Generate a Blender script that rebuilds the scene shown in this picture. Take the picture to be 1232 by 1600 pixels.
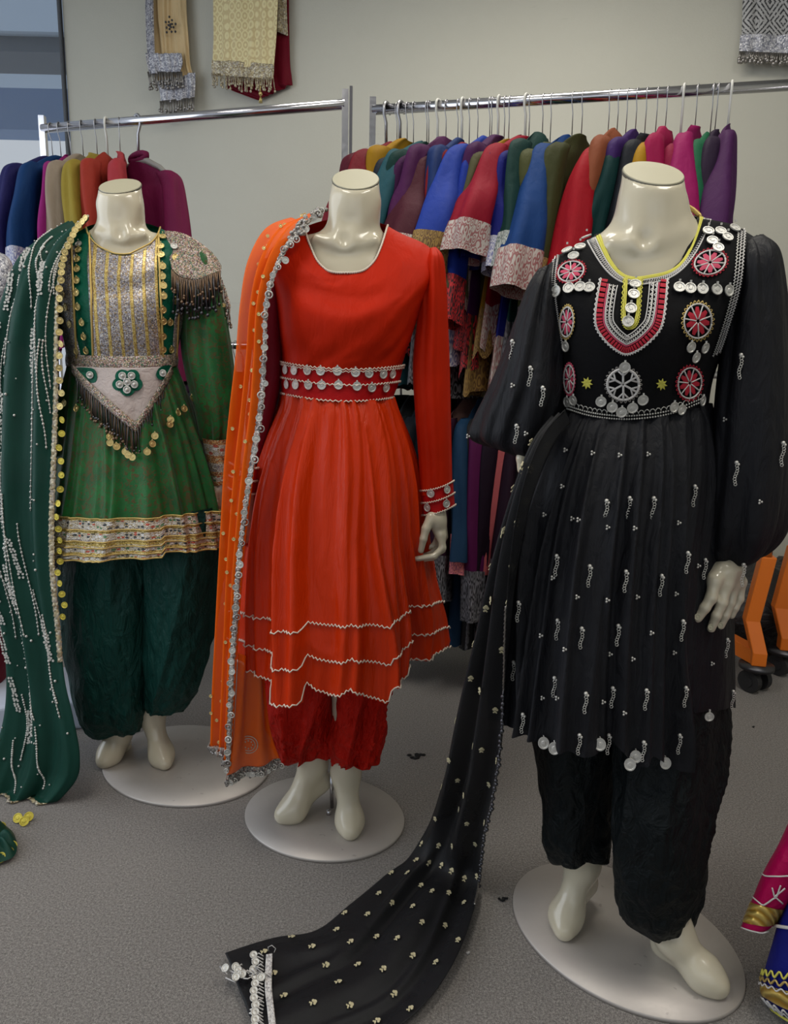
import bpy, math, random
import numpy as np
from mathutils import Vector, Matrix
from mathutils.bvhtree import BVHTree

for o in list(bpy.data.objects): bpy.data.objects.remove(o, do_unlink=True)
SC = bpy.context.scene
COL = SC.collection

# ------------------------------------------------------------------ camera
FPX = 1100.0; PITCH = math.radians(11.0); ROLL = math.radians(1.3); H = 1.15
cam_d = bpy.data.cameras.new('camera'); cam = bpy.data.objects.new('camera', cam_d); COL.objects.link(cam)
cam_d.sensor_fit = 'VERTICAL'; cam_d.sensor_height = 36; cam_d.sensor_width = 36; cam_d.lens = 36*FPX/1600
_s, _c = math.sin(ROLL), math.cos(ROLL); _sp, _cp = math.sin(PITCH), math.cos(PITCH)
R0 = Vector((1, 0, 0)); U0 = Vector((0, _sp, _cp)); FW = Vector((0, _cp, -_sp))
RV = R0*_c+U0*_s; UV_ = -R0*_s+U0*_c
m4 = Matrix(((RV.x, UV_.x, -FW.x, 0), (RV.y, UV_.y, -FW.y, 0), (RV.z, UV_.z, -FW.z, H), (0, 0, 0, 1)))
cam.matrix_world = m4
cam_d.clip_start = 0.05; cam_d.clip_end = 200
cam_d.dof.use_dof = False
SC.camera = cam

# ------------------------------------------------------------------ light
SC.view_settings.view_transform = 'Standard'; SC.view_settings.look = 'None'
SC.view_settings.gamma = 1; SC.view_settings.use_curve_mapping = False
SC.view_settings.exposure = -0.27
W = bpy.data.worlds.new('world'); SC.world = W; W.use_nodes = True
wn = W.node_tree; wn.nodes.clear()
wo = wn.nodes.new('ShaderNodeOutputWorld'); wb = wn.nodes.new('ShaderNodeBackground')
wb.inputs[0].default_value = (0.62, 0.68, 0.76, 1); wb.inputs[1].default_value = 0.95
wn.links.new(wb.outputs[0], wo.inputs[0])
def area(name, loc, target, sx, sy, power, color=(1, 1, 1), spread=180):
    l = bpy.data.lights.new(name, 'AREA'); l.shape = 'RECTANGLE'; l.size = sx; l.size_y = sy
    l.energy = power; l.color = color; l.spread = math.radians(spread)
    o = bpy.data.objects.new(name, l); COL.objects.link(o); o.location = loc
    d = Vector(target)-Vector(loc); o.rotation_euler = d.to_track_quat('-Z', 'Y').to_euler()
    return o
area('window_daylight', (-2.95, 1.3, 1.7), (0.5, 2.0, 0.9), 2.6, 2.4, 60, (0.86, 0.92, 1.0))
area('shopfront_daylight', (0.3, -2.7, 2.0), (0.2, 2.0, 0.9), 4.2, 1.7, 13, (0.97, 0.98, 1.0))
area('ceiling_light', (-0.9, 0.7, 3.1), (-0.9, 0.7, 0), 0.6, 1.2, 30, (1.0, 0.95, 0.86))
area('ceiling_light', (1.1, 0.7, 3.1), (1.1, 0.7, 0), 0.6, 1.2, 34, (1.0, 0.95, 0.86))
area('ceiling_light', (0.4, 2.6, 3.1), (0.4, 2.9, 0), 1.2, 0.5, 22, (1.0, 0.95, 0.84))

# ------------------------------------------------------------------ maths helpers
A = np.array
def ray(px, py):
    px = np.asarray(px, float); py = np.asarray(py, float)
    x = (px-616)/FPX; y = -(py-800)/FPX
    x, y = _c*x-_s*y, _s*x+_c*y
    return np.stack([x+0*y, _cp+y*_sp, -_sp+y*_cp], -1)
O3 = A([0, 0, H])
def P(px, py, Y):                       # the place at depth Y seen in direction (px, py)
    d = ray(px, py); return d*(np.asarray(Y, float)/d[..., 1])[..., None]+O3
def PZ(px, py, Z):
    d = ray(px, py); return d*((Z-H)/d[..., 2])[..., None]+O3
def G(px, py, z=0.0): return PZ(px, py, z)
def hsh(i, j, s): 
    v = np.sin(i*127.1+j*311.7+s*74.7)*43758.5453
    return v-np.floor(v)
def vn(x, y, s=0):                      # smooth value noise, -1..1
    x, y = np.broadcast_arrays(np.asarray(x, float), np.asarray(y, float))
    i, j = np.floor(x), np.floor(y); f, g = x-i, y-j
    f = f*f*(3-2*f); g = g*g*(3-2*g)
    a = hsh(i, j, s)*(1-f)+hsh(i+1, j, s)*f; b = hsh(i, j+1, s)*(1-f)+hsh(i+1, j+1, s)*f
    return (a*(1-g)+b*g)*2-1
def fbm(x, y, s=0, n=3):
    r = 0; a = 1; t = 0
    for k in range(n): r = r+a*vn(x*2**k, y*2**k, s+k*13); t += a; a *= .5
    return r/t
def cat(K, v):                          # Catmull-Rom through rows K at v in 0..1
    K = np.asarray(K, float); n = len(K); t = np.clip(np.asarray(v, float), 0, 1)*(n-1)
    i = np.clip(np.floor(t).astype(int), 0, n-2); f = (t-i)[..., None]
    p0 = K[np.clip(i-1, 0, n-1)]; p1 = K[i]; p2 = K[i+1]; p3 = K[np.clip(i+2, 0, n-1)]
    return .5*((2*p1)+(-p0+p2)*f+(2*p0-5*p1+4*p2-p3)*f**2+(-p0+3*p1-3*p2+p3)*f**3)
def resamp(pts, n):
    pts = np.asarray(pts, float); d = np.r_[0, np.cumsum(np.linalg.norm(np.diff(pts, axis=0), axis=1))]
    t = np.linspace(0, d[-1], n); return np.stack([np.interp(t, d, pts[:, k]) for k in range(pts.shape[1])], -1)

# ------------------------------------------------------------------ object helpers
def base_of(o):
    l = A([0., 0., 0.])
    while o: l = l+A(o.location); o = o.parent
    return l
def tag(o, label=None, cat_=None, group=None, kind=None):
    if label: o['label'] = label
    if cat_: o['category'] = cat_
    if group: o['group'] = group
    if kind: o['kind'] = kind
    return o
def thing(name, label, cat_, loc, group=None):
    o = bpy.data.objects.new(name, None); COL.objects.link(o); o.location = [float(x) for x in loc]
    o.empty_display_size = .05
    return tag(o, label, cat_, group)
def mk(name, verts, faces, mat, parent=None, smooth=True, uv=None, local=False):
    v = np.asarray(verts, float).reshape(-1, 3)
    if parent is not None and not local: v = v-base_of(parent)
    me = bpy.data.meshes.new(name); me.from_pydata(v.tolist(), [], [list(map(int, f)) for f in faces]); me.update()
    if smooth: me.polygons.foreach_set('use_smooth', [True]*len(me.polygons))
    if uv is not None:
        l = me.uv_layers.new(name='UVMap'); vi = np.zeros(len(me.loops), int); me.loops.foreach_get('vertex_index', vi)
        l.data.foreach_set('uv', np.asarray(uv, float)[vi].ravel())
    mats = mat if isinstance(mat, (list, tuple)) else [mat]
    for m in mats: me.materials.append(m)
    o = bpy.data.objects.new(name, me); COL.objects.link(o)
    if parent is not None: o.parent = parent
    return o
def solid(o, t, off=0): 
    m = o.modifiers.new('solid', 'SOLIDIFY'); m.thickness = t; m.offset = off; return o
class MB:                                # gathers shapes of one mesh
    def __init__(s): s.v = []; s.f = []; s.n = 0
    def add(s, v, f):
        v = np.asarray(v, float).reshape(-1, 3); s.v.append(v)
        s.f += [[int(i)+s.n for i in q] for q in f]; s.n += len(v); return s
    def box(s, c, size, R=None):
        x, y, z = [q/2 for q in size]
        v = A([[a, b, d] for a in (-x, x) for b in (-y, y) for d in (-z, z)])
        if R is not None: v = v@np.asarray(R).T
        return s.add(v+A(c), [(0, 1, 3, 2), (4, 6, 7, 5), (0, 4, 5, 1), (2, 3, 7, 6), (0, 2, 6, 4), (1, 5, 7, 3)])
    def tube(s, pts, r, sides=6, caps=True):
        pts = np.asarray(pts, float); n = len(pts); r = np.broadcast_to(np.asarray(r, float), (n,))
        t = np.gradient(pts, axis=0); t /= np.linalg.norm(t, axis=1)[:, None]+1e-12
        up = A([0, 0, 1.]) if abs(t[0, 2]) < .9 else A([1., 0, 0]); a = np.cross(t[0], up); a /= np.linalg.norm(a)
        out = []
        ang = np.linspace(0, 2*np.pi, sides, endpoint=False)
        for k in range(n):
            a = a-t[k]*np.dot(a, t[k]); a /= np.linalg.norm(a)+1e-12; b = np.cross(t[k], a)
            out.append(pts[k]+r[k]*(np.cos(ang)[:, None]*a+np.sin(ang)[:, None]*b))
        f = [(k*sides+i, k*sides+(i+1) % sides, (k+1)*sides+(i+1) % sides, (k+1)*sides+i) for k in range(n-1) for i in range(sides)]
        if caps: f += [tuple(range(sides))[::-1], tuple((n-1)*sides+i for i in range(sides))]
        return s.add(np.concatenate(out), f)
    def ball(s, c, r, n=6):
        th = np.linspace(0, np.pi, n+1)[1:-1]; ph = np.linspace(0, 2*np.pi, n+2, endpoint=False); m = len(ph)
        r = np.broadcast_to(np.asarray(r, float), (3,))
        v = [A([0, 0, r[2]])]+[A([r[0]*np.sin(a)*np.cos(b), r[1]*np.sin(a)*np.sin(b), r[2]*np.cos(a)]) for a in th for b in ph]+[A([0, 0, -r[2]])]
        f = [(0, 1+i, 1+(i+1) % m) for i in range(m)]
        for k in range(len(th)-1): f += [(1+k*m+i, 1+(k+1)*m+i, 1+(k+1)*m+(i+1) % m, 1+k*m+(i+1) % m) for i in range(m)]
        L = 1+(len(th)-1)*m; e = 1+len(th)*m
        f += [(e, L+(i+1) % m, L+i) for i in range(m)]
        return s.add(A(v)+A(c), f)
    def disc(s, c, nrm, r, t, sides=14, tilt=0, ry=None):   # coin: slightly domed, with a raised rim
        nrm = A(nrm)/np.linalg.norm(nrm); up = A([0, 0, 1.]) if abs(nrm[2]) < .95 else A([0, 1., 0])
        a = np.cross(up, nrm); a /= np.linalg.norm(a); b = np.cross(nrm, a); ry = ry or r
        ang = np.linspace(0, 2*np.pi, sides, endpoint=False)
        def ring(q, h): return A(c)+q*(r*np.cos(ang)[:, None]*a+ry*np.sin(ang)[:, None]*b)+h*nrm
        rs = [ring(1, 0), ring(1, t), ring(.82, t), ring(.74, t*.45), ring(.4, t*.5), ring(.3, t*.9)]
        f = []
        for k in range(5): f += [(k*sides+i, k*sides+(i+1) % sides, (k+1)*sides+(i+1) % sides, (k+1)*sides+i) for i in range(sides)]
        f += [tuple(5*sides+i for i in range(sides)), tuple(range(sides))[::-1]]
        return s.add(np.concatenate(rs), f)
    def cyl(s, p, q, r, sides=16): return s.tube([p, q], r, sides)
    def build(s, name, mat, parent=None, smooth=True, local=False):
        v = np.concatenate(s.v) if s.v else np.zeros((0, 3))
        return mk(name, v, s.f, mat, parent, smooth, None, local)
def gridf(nv, nu, closed):
    I = np.arange(nv*nu).reshape(nv, nu); J = np.roll(I, -1, 1)
    a, b = (I, J) if closed else (I[:, :-1], I[:, 1:])
    return np.stack([a[:-1], b[:-1], b[1:], a[1:]], -1).reshape(-1, 4)

class Loft:
    """cloth tube: rows of (xl, yl, xr, yr, front sag, back sag, half depth, depth shift)"""
    def __init__(s, rows, Yc, fold=None, hem=None, hemp=3.0, sq=1.0, sp=0.0):
        s.sp = sp
        s.K = A([list(r)+[0]*(8-len(r)) for r in rows], float); s.Yc = Yc; s.fold = fold; s.hem = hem; s.hp = hemp; s.sq = sq
    def S(s, th, v, off=0.0):
        th, v = np.broadcast_arrays(np.asarray(th, float), np.asarray(v, float))
        k = cat(s.K, v); sn, cs = np.sin(th), np.cos(th)
        u = (1-np.sign(cs)*np.abs(cs)**s.sq)/2
        px = k[..., 0]*(1-u)+k[..., 2]*u
        w_ = np.abs(2*u-1)**(2+s.sp*np.clip(1-v*4, 0, 1)); py = k[..., 1]*(1-u)+k[..., 3]*u+np.where(sn > 0, k[..., 4]*(1-w_), -k[..., 5]*sn**2)
        if s.hem is not None: py = py+np.where(sn > 0, s.hem(u), s.hem(u)*.4)*v**s.hp
        D = k[..., 6]; Y = s.Yc+k[..., 7]-D*sn
        q = P(px, py, Y); n = np.stack([-cs, -sn, 0*cs], -1)
        a = off+(s.fold(th/(2*np.pi), v) if s.fold is not None else 0)
        return q+n*np.asarray(a)[..., None]
    def build(s, name, mat, parent, nu=160, nv=90, cap=False):
        th = np.linspace(0, 2*np.pi, nu, endpoint=False)[None, :]; v = np.linspace(0, 1, nv)[:, None]
        q = s.S(th, v); V = q.reshape(-1, 3); f = gridf(nv, nu, True)[:, ::-1]
        uv = np.stack(np.broadcast_arrays(th/(2*np.pi), v), -1).reshape(-1, 2)
        o = mk(name, V, f, mat, parent, uv=uv); o_v = V
        s.V, s.F = V, f
        return o
    def bvh(s): return BVHTree.FromPolygons([tuple(x) for x in s.V], [tuple(int(i) for i in x) for x in s.F])
def sheet(name, rows, mat, parent, fold=None, nu=60, nv=120, thick=.0012, hemf=None):
    """cloth strip: rows of (left point, right point), fold(u,v) pushes along the sheet normal"""
    L = A([r[0] for r in rows]); Rr = A([r[1] for r in rows])
    u = np.linspace(0, 1, nu)[None, :]; v = np.linspace(0, 1, nv)[:, None]
    uu, vv = np.broadcast_arrays(u, v)
    def S(uu, vv, off=0.0):
        l, r = cat(L, vv), cat(Rr, vv); q = l*(1-uu[..., None])+r*uu[..., None]
        e = 1e-3; d1 = r-l; d2 = cat((L+Rr)/2, np.minimum(vv+e, 1))-cat((L+Rr)/2, np.maximum(vv-e, 0))
        n = np.cross(d1, d2); n /= np.linalg.norm(n, axis=-1)[..., None]+1e-12
        if name != 'x': n = n*np.sign((n*(O3-q)).sum(-1))[..., None]
        a = off+(fold(uu, vv) if fold else 0)
        return q+n*np.asarray(a)[..., None]
    q = S(uu, vv); q[..., 2] = np.maximum(q[..., 2], .004+.003*uu)
    V = q.reshape(-1, 3); f = gridf(nv, nu, False)
    o = mk(name, V, f, mat, parent, uv=np.stack([uu, vv], -1).reshape(-1, 2)); solid(o, thick)
    return o, S, (V, f)
def BV(V, F): return BVHTree.FromPolygons([tuple(x) for x in V], [tuple(int(i) for i in x) for x in F])
def hit(bv, px, py, off=.0):
    d = Vector(ray(px, py)).normalized(); r = bv.ray_cast(Vector(O3), d)
    if r[0] is None: return None, None
    n = r[1]; n = -n if n.dot(d) > 0 else n
    return A(r[0]+n*off), A(n)
def lay(bv, pts, off, n=None):           # lay a traced line onto the cloth
    pts = A(pts, float)
    if n: pts = resamp(pts, n)
    out = []
    for x, y in pts:
        q, _ = hit(bv, x, y, off)
        if q is not None and (not out or np.linalg.norm(q-out[-1]) < .12): out.append(q)
    return A(out)
def patch(name, bv, fn, mat, parent, nu=30, nv=30, off=.003):
    u, v = np.meshgrid(np.linspace(0, 1, nu), np.linspace(0, 1, nv)); V = []; last = None
    ok = np.ones((nv, nu), bool)
    for j in range(nv):
        for i in range(nu):
            x, y = fn(u[j, i], v[j, i]); q, n = hit(bv, x, y, off)
            if q is None: q = last if last is not None else P(x, y, 1.5); ok[j, i] = False
            V.append(q); last = q
    V = A(V); f = gridf(nv, nu, False); k = ok.ravel(); f = [q for q in f if k[q].all()]
    o = mk(name, V, f, mat, parent, uv=np.stack([u, v], -1).reshape(-1, 2)); solid(o, .002, 1)
    return o, (V, f)

# ------------------------------------------------------------------ distance-field bodies
def nets(Fv, org, h):
    ins = Fv < 0; c = [ins[a:ins.shape[0]-1+a, b:ins.shape[1]-1+b, d:ins.shape[2]-1+d] for a in (0, 1) for b in (0, 1) for d in (0, 1)]
    s = sum(x.astype(int) for x in c); act = (s > 0) & (s < 8); idx = -np.ones(act.shape, int); cells = np.argwhere(act); idx[act] = np.arange(len(cells))
    acc = np.zeros((len(cells), 3)); cnt = np.zeros(len(cells))
    for ax in range(3):
        for a in (0, 1):
            for b in (0, 1):
                o0 = np.zeros(3, int); oth = [k for k in range(3) if k != ax]; o0[oth[0]] = a; o0[oth[1]] = b; o1 = o0.copy(); o1[ax] = 1
                i0 = cells+o0; i1 = cells+o1; f0 = Fv[tuple(i0.T)]; f1 = Fv[tuple(i1.T)]; x = (f0 < 0) != (f1 < 0)
                t = np.where(x, f0/(f0-f1+1e-20), 0); p = i0+t[:, None]*(i1-i0); acc[x] += p[x]; cnt[x] += 1
    V = acc/cnt[:, None]*h+org; Fs = []
    for ax in range(3):
        o = [k for k in range(3) if k != ax]; a = np.argwhere(np.take(ins, range(0, ins.shape[ax]-1), ax) != np.take(ins, range(1, ins.shape[ax]), ax))
        a = a[(a[:, o[0]] > 0) & (a[:, o[1]] > 0) & (a[:, o[0]] < ins.shape[o[0]]-1) & (a[:, o[1]] < ins.shape[o[1]]-1)]
        q = []
        for da, db in ((0, 0), (1, 0), (1, 1), (0, 1)):
            z = a.copy(); z[:, o[0]] -= 1-da; z[:, o[1]] -= 1-db; q.append(idx[tuple(z.T)])
        q = np.stack(q, -1); fl = ins[tuple(a.T)] ^ (ax == 1); q[~fl] = q[~fl][:, ::-1]; q = q[(q >= 0).all(1)]; Fs.append(q)
    return V, np.concatenate(Fs)
def sdf(prims, h, cut=None, post=None):
    """prims: (kind, a, ra, b, rb, k) round cones; kind 'e' = ellipsoid (centre, radii)"""
    lo = A([1e9]*3); hi = -lo
    for q in prims:
        if q[0] == 'c':
            for c, r in ((q[1], q[2]), (q[3], q[4])): lo = np.minimum(lo, A(c)-r); hi = np.maximum(hi, A(c)+r)
        else: lo = np.minimum(lo, A(q[1])-A(q[2])); hi = np.maximum(hi, A(q[1])+A(q[2]))
    lo -= 4*h; hi += 4*h; n = np.ceil((hi-lo)/h).astype(int)+1; Fv = np.full(n, 1.0)
    ax = [lo[k]+h*np.arange(n[k]) for k in range(3)]
    for q in prims:
        k = q[-1]
        if q[0] == 'c': l = np.minimum(A(q[1])-q[2], A(q[3])-q[4]); u = np.maximum(A(q[1])+q[2], A(q[3])+q[4])
        else: l = A(q[1])-A(q[2]); u = A(q[1])+A(q[2])
        m = abs(k)*1.5+3*h; i0 = np.maximum(((l-m-lo)/h).astype(int), 0); i1 = np.minimum(((u+m-lo)/h).astype(int)+2, n)
        sl = tuple(slice(a, b) for a, b in zip(i0, i1)); X = np.stack(np.meshgrid(*[ax[j][i0[j]:i1[j]] for j in range(3)], indexing='ij'), -1)
        if q[0] == 'c':
            a, b = A(q[1], float), A(q[3], float); ab = b-a; t = np.clip(((X-a)@ab)/(ab@ab+1e-12), 0, 1)
            d = np.linalg.norm(X-a-t[..., None]*ab, axis=-1)-(q[2]*(1-t)+q[4]*t)
        else:
            r = A(q[2], float); e = (X-A(q[1]))/r; ln = np.linalg.norm(e, axis=-1); d = (ln-1)*ln/(np.linalg.norm(e/r, axis=-1)+1e-9)
        Fo = Fv[sl]
        if k > 0: hh = np.clip(.5+.5*(Fo-d)/k, 0, 1); Fv[sl] = Fo*(1-hh)+d*hh-k*hh*(1-hh)
        else: kk = -k; hh = np.clip(.5-.5*(Fo+d)/kk, 0, 1); Fv[sl] = Fo*(1-hh)+(-d)*hh+kk*hh*(1-hh)
    if cut is not None:
        X = np.stack(np.meshgrid(*ax, indexing='ij'), -1)
        for c, nn in cut: Fv = np.maximum(Fv, (X-A(c))@A(nn))
    return nets(Fv, lo, h)
# ------------------------------------------------------------------ materials
KAL = 1.9
def lin(c): c = A(c, float)/255; return np.where(c < .04045, c/12.92, ((c+.055)/1.055)**2.4)
def C(r, g, b, k=None): 
    v = np.clip(lin((r, g, b))*(KAL if k is None else k), 0, .92); return (float(v[0]), float(v[1]), float(v[2]), 1)
class NT:
    def __init__(s, name):
        s.m = bpy.data.materials.new(name); s.m.use_nodes = True; s.t = s.m.node_tree; s.b = s.t.nodes['Principled BSDF']; s._uv = None
    def n(s, typ, **kw):
        x = s.t.nodes.new('ShaderNode'+typ)
        for k, v in kw.items():
            if k in ('op',): x.operation = v
            elif hasattr(x, k) and k not in x.inputs: setattr(x, k, v)
            else: x.inputs[k].default_value = v
        return x
    def l(s, a, b): s.t.links.new(a, b); return s
    def val(s, sock, v):
        if isinstance(v, (int, float, tuple, list)): sock.default_value = v
        else: s.l(v, sock)
    def math(s, op, a, b=0.0, c=0.0, clamp=False):
        x = s.t.nodes.new('ShaderNodeMath'); x.operation = op; x.use_clamp = clamp
        for i, v in enumerate((a, b, c)): s.val(x.inputs[i], v)
        return x.outputs[0]
    def coord(s, kind='Object', scale=(1, 1, 1)):
        x = s.n('TexCoord'); m = s.n('Mapping'); m.inputs['Scale'].default_value = scale; s.l(x.outputs[kind], m.inputs[0]); return m.outputs[0]
    def xyz(s, v): x = s.n('SeparateXYZ'); s.l(v, x.inputs[0]); return x.outputs
    def noise(s, co, scale, detail=3, rough=.5, dist=0): 
        x = s.n('TexNoise'); s.l(co, x.inputs['Vector']); x.inputs['Scale'].default_value = scale; x.inputs['Detail'].default_value = detail
        x.inputs['Roughness'].default_value = rough; x.inputs['Distortion'].default_value = dist; return x.outputs[0]
    def vor(s, co, scale, feature='F1', out='Distance', rnd=1.0):
        x = s.n('TexVoronoi'); x.feature = feature; s.l(co, x.inputs['Vector']); x.inputs['Scale'].default_value = scale; x.inputs['Randomness'].default_value = rnd; return x.outputs[out]
    def mix(s, f, a, b):
        x = s.t.nodes.new('ShaderNodeMix'); x.data_type = 'RGBA'; s.val(x.inputs[0], f); s.val(x.inputs[6], a); s.val(x.inputs[7], b); return x.outputs[2]
    def step(s, v, e, w=.01): return s.math('MULTIPLY_ADD', s.math('SUBTRACT', v, e), 1.0/w, .5, clamp=True)
    def ramp(s, v, stops):
        x = s.n('ValToRGB'); e = x.color_ramp.elements
        while len(e) < len(stops): e.new(.5)
        for k, (p, c) in enumerate(stops): e[k].position = p; e[k].color = c
        s.l(v, x.inputs[0]); return x.outputs[0]
    def bump(s, hgt, strength=.5, dist=.01, nrm=None):
        x = s.n('Bump'); x.inputs['Strength'].default_value = strength; x.inputs['Distance'].default_value = dist; s.l(hgt, x.inputs['Height'])
        if nrm is not None: s.l(nrm, x.inputs['Normal'])
        s.l(x.outputs[0], s.b.inputs['Normal']); return x.outputs[0]
    def set(s, **kw):
        nm = dict(base='Base Color', rough='Roughness', metal='Metallic', spec='Specular IOR Level', sheen='Sheen Weight', sheenr='Sheen Roughness', alpha='Alpha', coat='Coat Weight', coatr='Coat Roughness', trans='Transmission Weight', aniso='Anisotropic', sss='Subsurface Weight', tint='Sheen Tint', emi='Emission Color', emis='Emission Strength')
        for k, v in kw.items(): s.val(s.b.inputs[nm[k]], v)
        return s
def cloth(name, c, rough=.75, sheen=.15, wr=.35, wscale=45, stretch=(1, 1, 1), var=.12, weave=.15, spec=.16, alpha=1.0, dist=.012, coat=0):
    t = NT(name); co = t.coord('Object', stretch); n1 = t.noise(co, wscale, 4, .55, .6)
    n2 = t.noise(t.coord('Object'), 900, 1)
    dk = tuple(x*(1-var) for x in c[:3])+(1,); lt = tuple(min(1, x*(1+var)) for x in c[:3])+(1,)
    t.set(base=t.mix(t.noise(t.coord('Object'), 14, 2), dk, lt), rough=rough, sheen=sheen*.5, sheenr=.4, tint=lt, spec=spec, alpha=alpha, coat=coat)
    h = t.math('ADD', n1, t.math('MULTIPLY', n2, weave*.1)); t.bump(h, wr, dist)
    return t.m
def glitter(name, cols, scale=420, metal=.8, rough=.35, base=None, fill=.75):
    """packed sequins and metal thread"""
    t = NT(name); co = t.coord('Object'); x = t.n('TexVoronoi'); t.l(co, x.inputs['Vector']); x.inputs['Scale'].default_value = scale
    sep = t.n('SeparateColor'); t.l(x.outputs['Color'], sep.inputs[0])
    n = len(cols); c = t.ramp(sep.outputs[0], [(i/n, k) for i, k in enumerate(cols)])
    c.node.color_ramp.interpolation = 'CONSTANT'
    t.set(base=c, metal=metal, rough=t.math('MULTIPLY_ADD', sep.outputs[1], .4, rough-.15))
    h = t.math('ADD', t.math('MULTIPLY', x.outputs['Distance'], -1.2), sep.outputs[2]); t.bump(h, .7, .002)
    return t.m
def metal(name, c, rough=.25, m=1.0, bump=0):
    t = NT(name); n = t.noise(t.coord('Object'), 60, 3); t.set(base=c, metal=m, rough=t.math('MULTIPLY_ADD', n, .15, rough-.05))
    if bump: t.bump(t.noise(t.coord('Object'), bump, 2), .5, .001)
    return t.m
def plain(name, c, rough=.5, spec=.5, coat=0): 
    t = NT(name); n = t.noise(t.coord('Object'), 25, 3); dk = tuple(x*.94 for x in c[:3])+(1,)
    t.set(base=t.mix(n, dk, c), rough=rough, spec=spec, coat=coat); return t.m

# room
t = NT('wall_paint'); co = t.coord('Object'); n = t.noise(co, 2.2, 4, .6); n2 = t.noise(co, 90, 4, .6); st = t.noise(t.coord('Object', (1.2, 1, 9)), 3, 3)
sc = t.step(st, .74, .03)
t.set(base=t.mix(t.math('MULTIPLY', sc, .12), t.mix(n, (.55, .54, .465, 1), (.61, .60, .52, 1)), (.30, .29, .27, 1)), rough=.62, spec=.35); t.bump(n2, .25, .004); M_wall = t.m
t = NT('carpet'); co = t.coord('Object'); n = t.noise(co, 560, 3, .85); n2 = t.noise(co, 210, 3, .75); n3 = t.noise(co, 1.6, 4)
v = t.math('ADD', t.math('MULTIPLY', n, .6), t.math('MULTIPLY', n2, .4))
c = t.ramp(v, [(.38, (.055, .05, .047, 1)), (.5, (.24, .222, .206, 1)), (.63, (.56, .52, .48, 1))])
t.set(base=t.mix(t.math('MULTIPLY', n3, .28), c, (.17, .155, .15, 1)), rough=.95, spec=.1, sheen=.2); t.bump(v, .8, .006); M_carpet = t.m
M_chrome = metal('chrome', (.62, .62, .66, 1), .16)
M_wire = metal('hanger_wire', (.42, .42, .44, 1), .3)
M_white_plastic = plain('white_plastic', (.62, .62, .58, 1), .4)
M_gray_plastic = plain('grey_plastic', (.23, .22, .20, 1), .5)
M_black = plain('black_rubber', (.02, .02, .022, 1), .6)
M_orange_paint = plain('orange_paint', (.86, .20, .015, 1), .38)
M_darkmetal = metal('dark_metal', (.1, .1, .11, 1), .4)
t = NT('mannequin_gloss'); n = t.noise(t.coord('Object'), 6, 3)
t.set(base=t.mix(n, (.55, .50, .375, 1), (.61, .555, .42, 1)), rough=.2, spec=.5, coat=.3, coatr=.05, sss=.0); M_skin = t.m
M_cap = plain('neck_cap_board', (.44, .41, .29, 1), .5)
M_rim = plain('neck_cap_rim', (.10, .095, .07, 1), .5)
t = NT('brushed_plate'); co = t.coord('Object'); n = t.noise(co, 7, 5, .6); n2 = t.noise(co, 130, 2); sp = t.step(t.noise(co, 38, 2), .73, .02)
t.set(base=t.mix(t.math('MULTIPLY', sp, .35), t.mix(n, (.42, .385, .36, 1), (.52, .49, .46, 1)), (.2, .18, .17, 1)), metal=.45, rough=t.math('MULTIPLY_ADD', n2, .15, .40)); M_plate = t.m
M_silver = metal('silver_coin', (.60, .59, .55, 1), .38, .5, 900)
M_silver_dark = metal('oxidised_silver', (.36, .34, .32, 1), .35, .9, 900)
M_gold = metal('gold_coin', (.66, .52, .22, 1), .3, .85, 900)
M_brass = metal('bright_yellow_coin', (.62, .52, .08, 1), .35, .6, 900)
M_white_thread = plain('white_thread', (.62, .60, .58, 1), .8, .2)
M_cream_thread = plain('cream_thread', (.72, .62, .52, 1), .8, .2)
M_black_thread = plain('black_thread', (.02, .02, .02, 1), .8, .2)
M_red_thread = plain('red_thread', (.46, .02, .04, 1), .7, .25)
M_pink_thread = plain('pink_thread', (.56, .07, .13, 1), .7, .25)
M_yellow_thread = plain('yellow_thread', (.62, .58, .10, 1), .7, .25)
M_gold_thread = metal('gold_thread', (.58, .42, .14, 1), .45, .6)
# red outfit
M_red_velvet = cloth('orange_red_velvet', C(188, 34, 2, .95), .6, .15, .35, 22, (1.4, 1, .5), .14, .1, .12)
M_red_satin = cloth('orange_red_satin', C(196, 48, 2, .98), .40, .0, .4, 24, (2.4, 1, .4), .08, .1, .22)
M_red_crinkle = cloth('red_crinkle', C(176, 20, 4, 1.0), .6, .0, .8, 24, (2.2, 2.2, .8), .15, .1, .15, dist=.03)
M_red_band = cloth('deep_red_band', C(168, 14, 16, 1.05), .6, .3, .2, 50)
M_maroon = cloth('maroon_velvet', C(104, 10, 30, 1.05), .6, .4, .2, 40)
M_orange_veil = cloth('orange_chiffon', C(222, 94, 0, 1.15), .6, .1, .2, 30, (1, 1, .3), .06, .1, .15, alpha=.68)
M_bronze = metal('dark_bronze_beads', (.20, .13, .08, 1), .4, .6)
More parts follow.
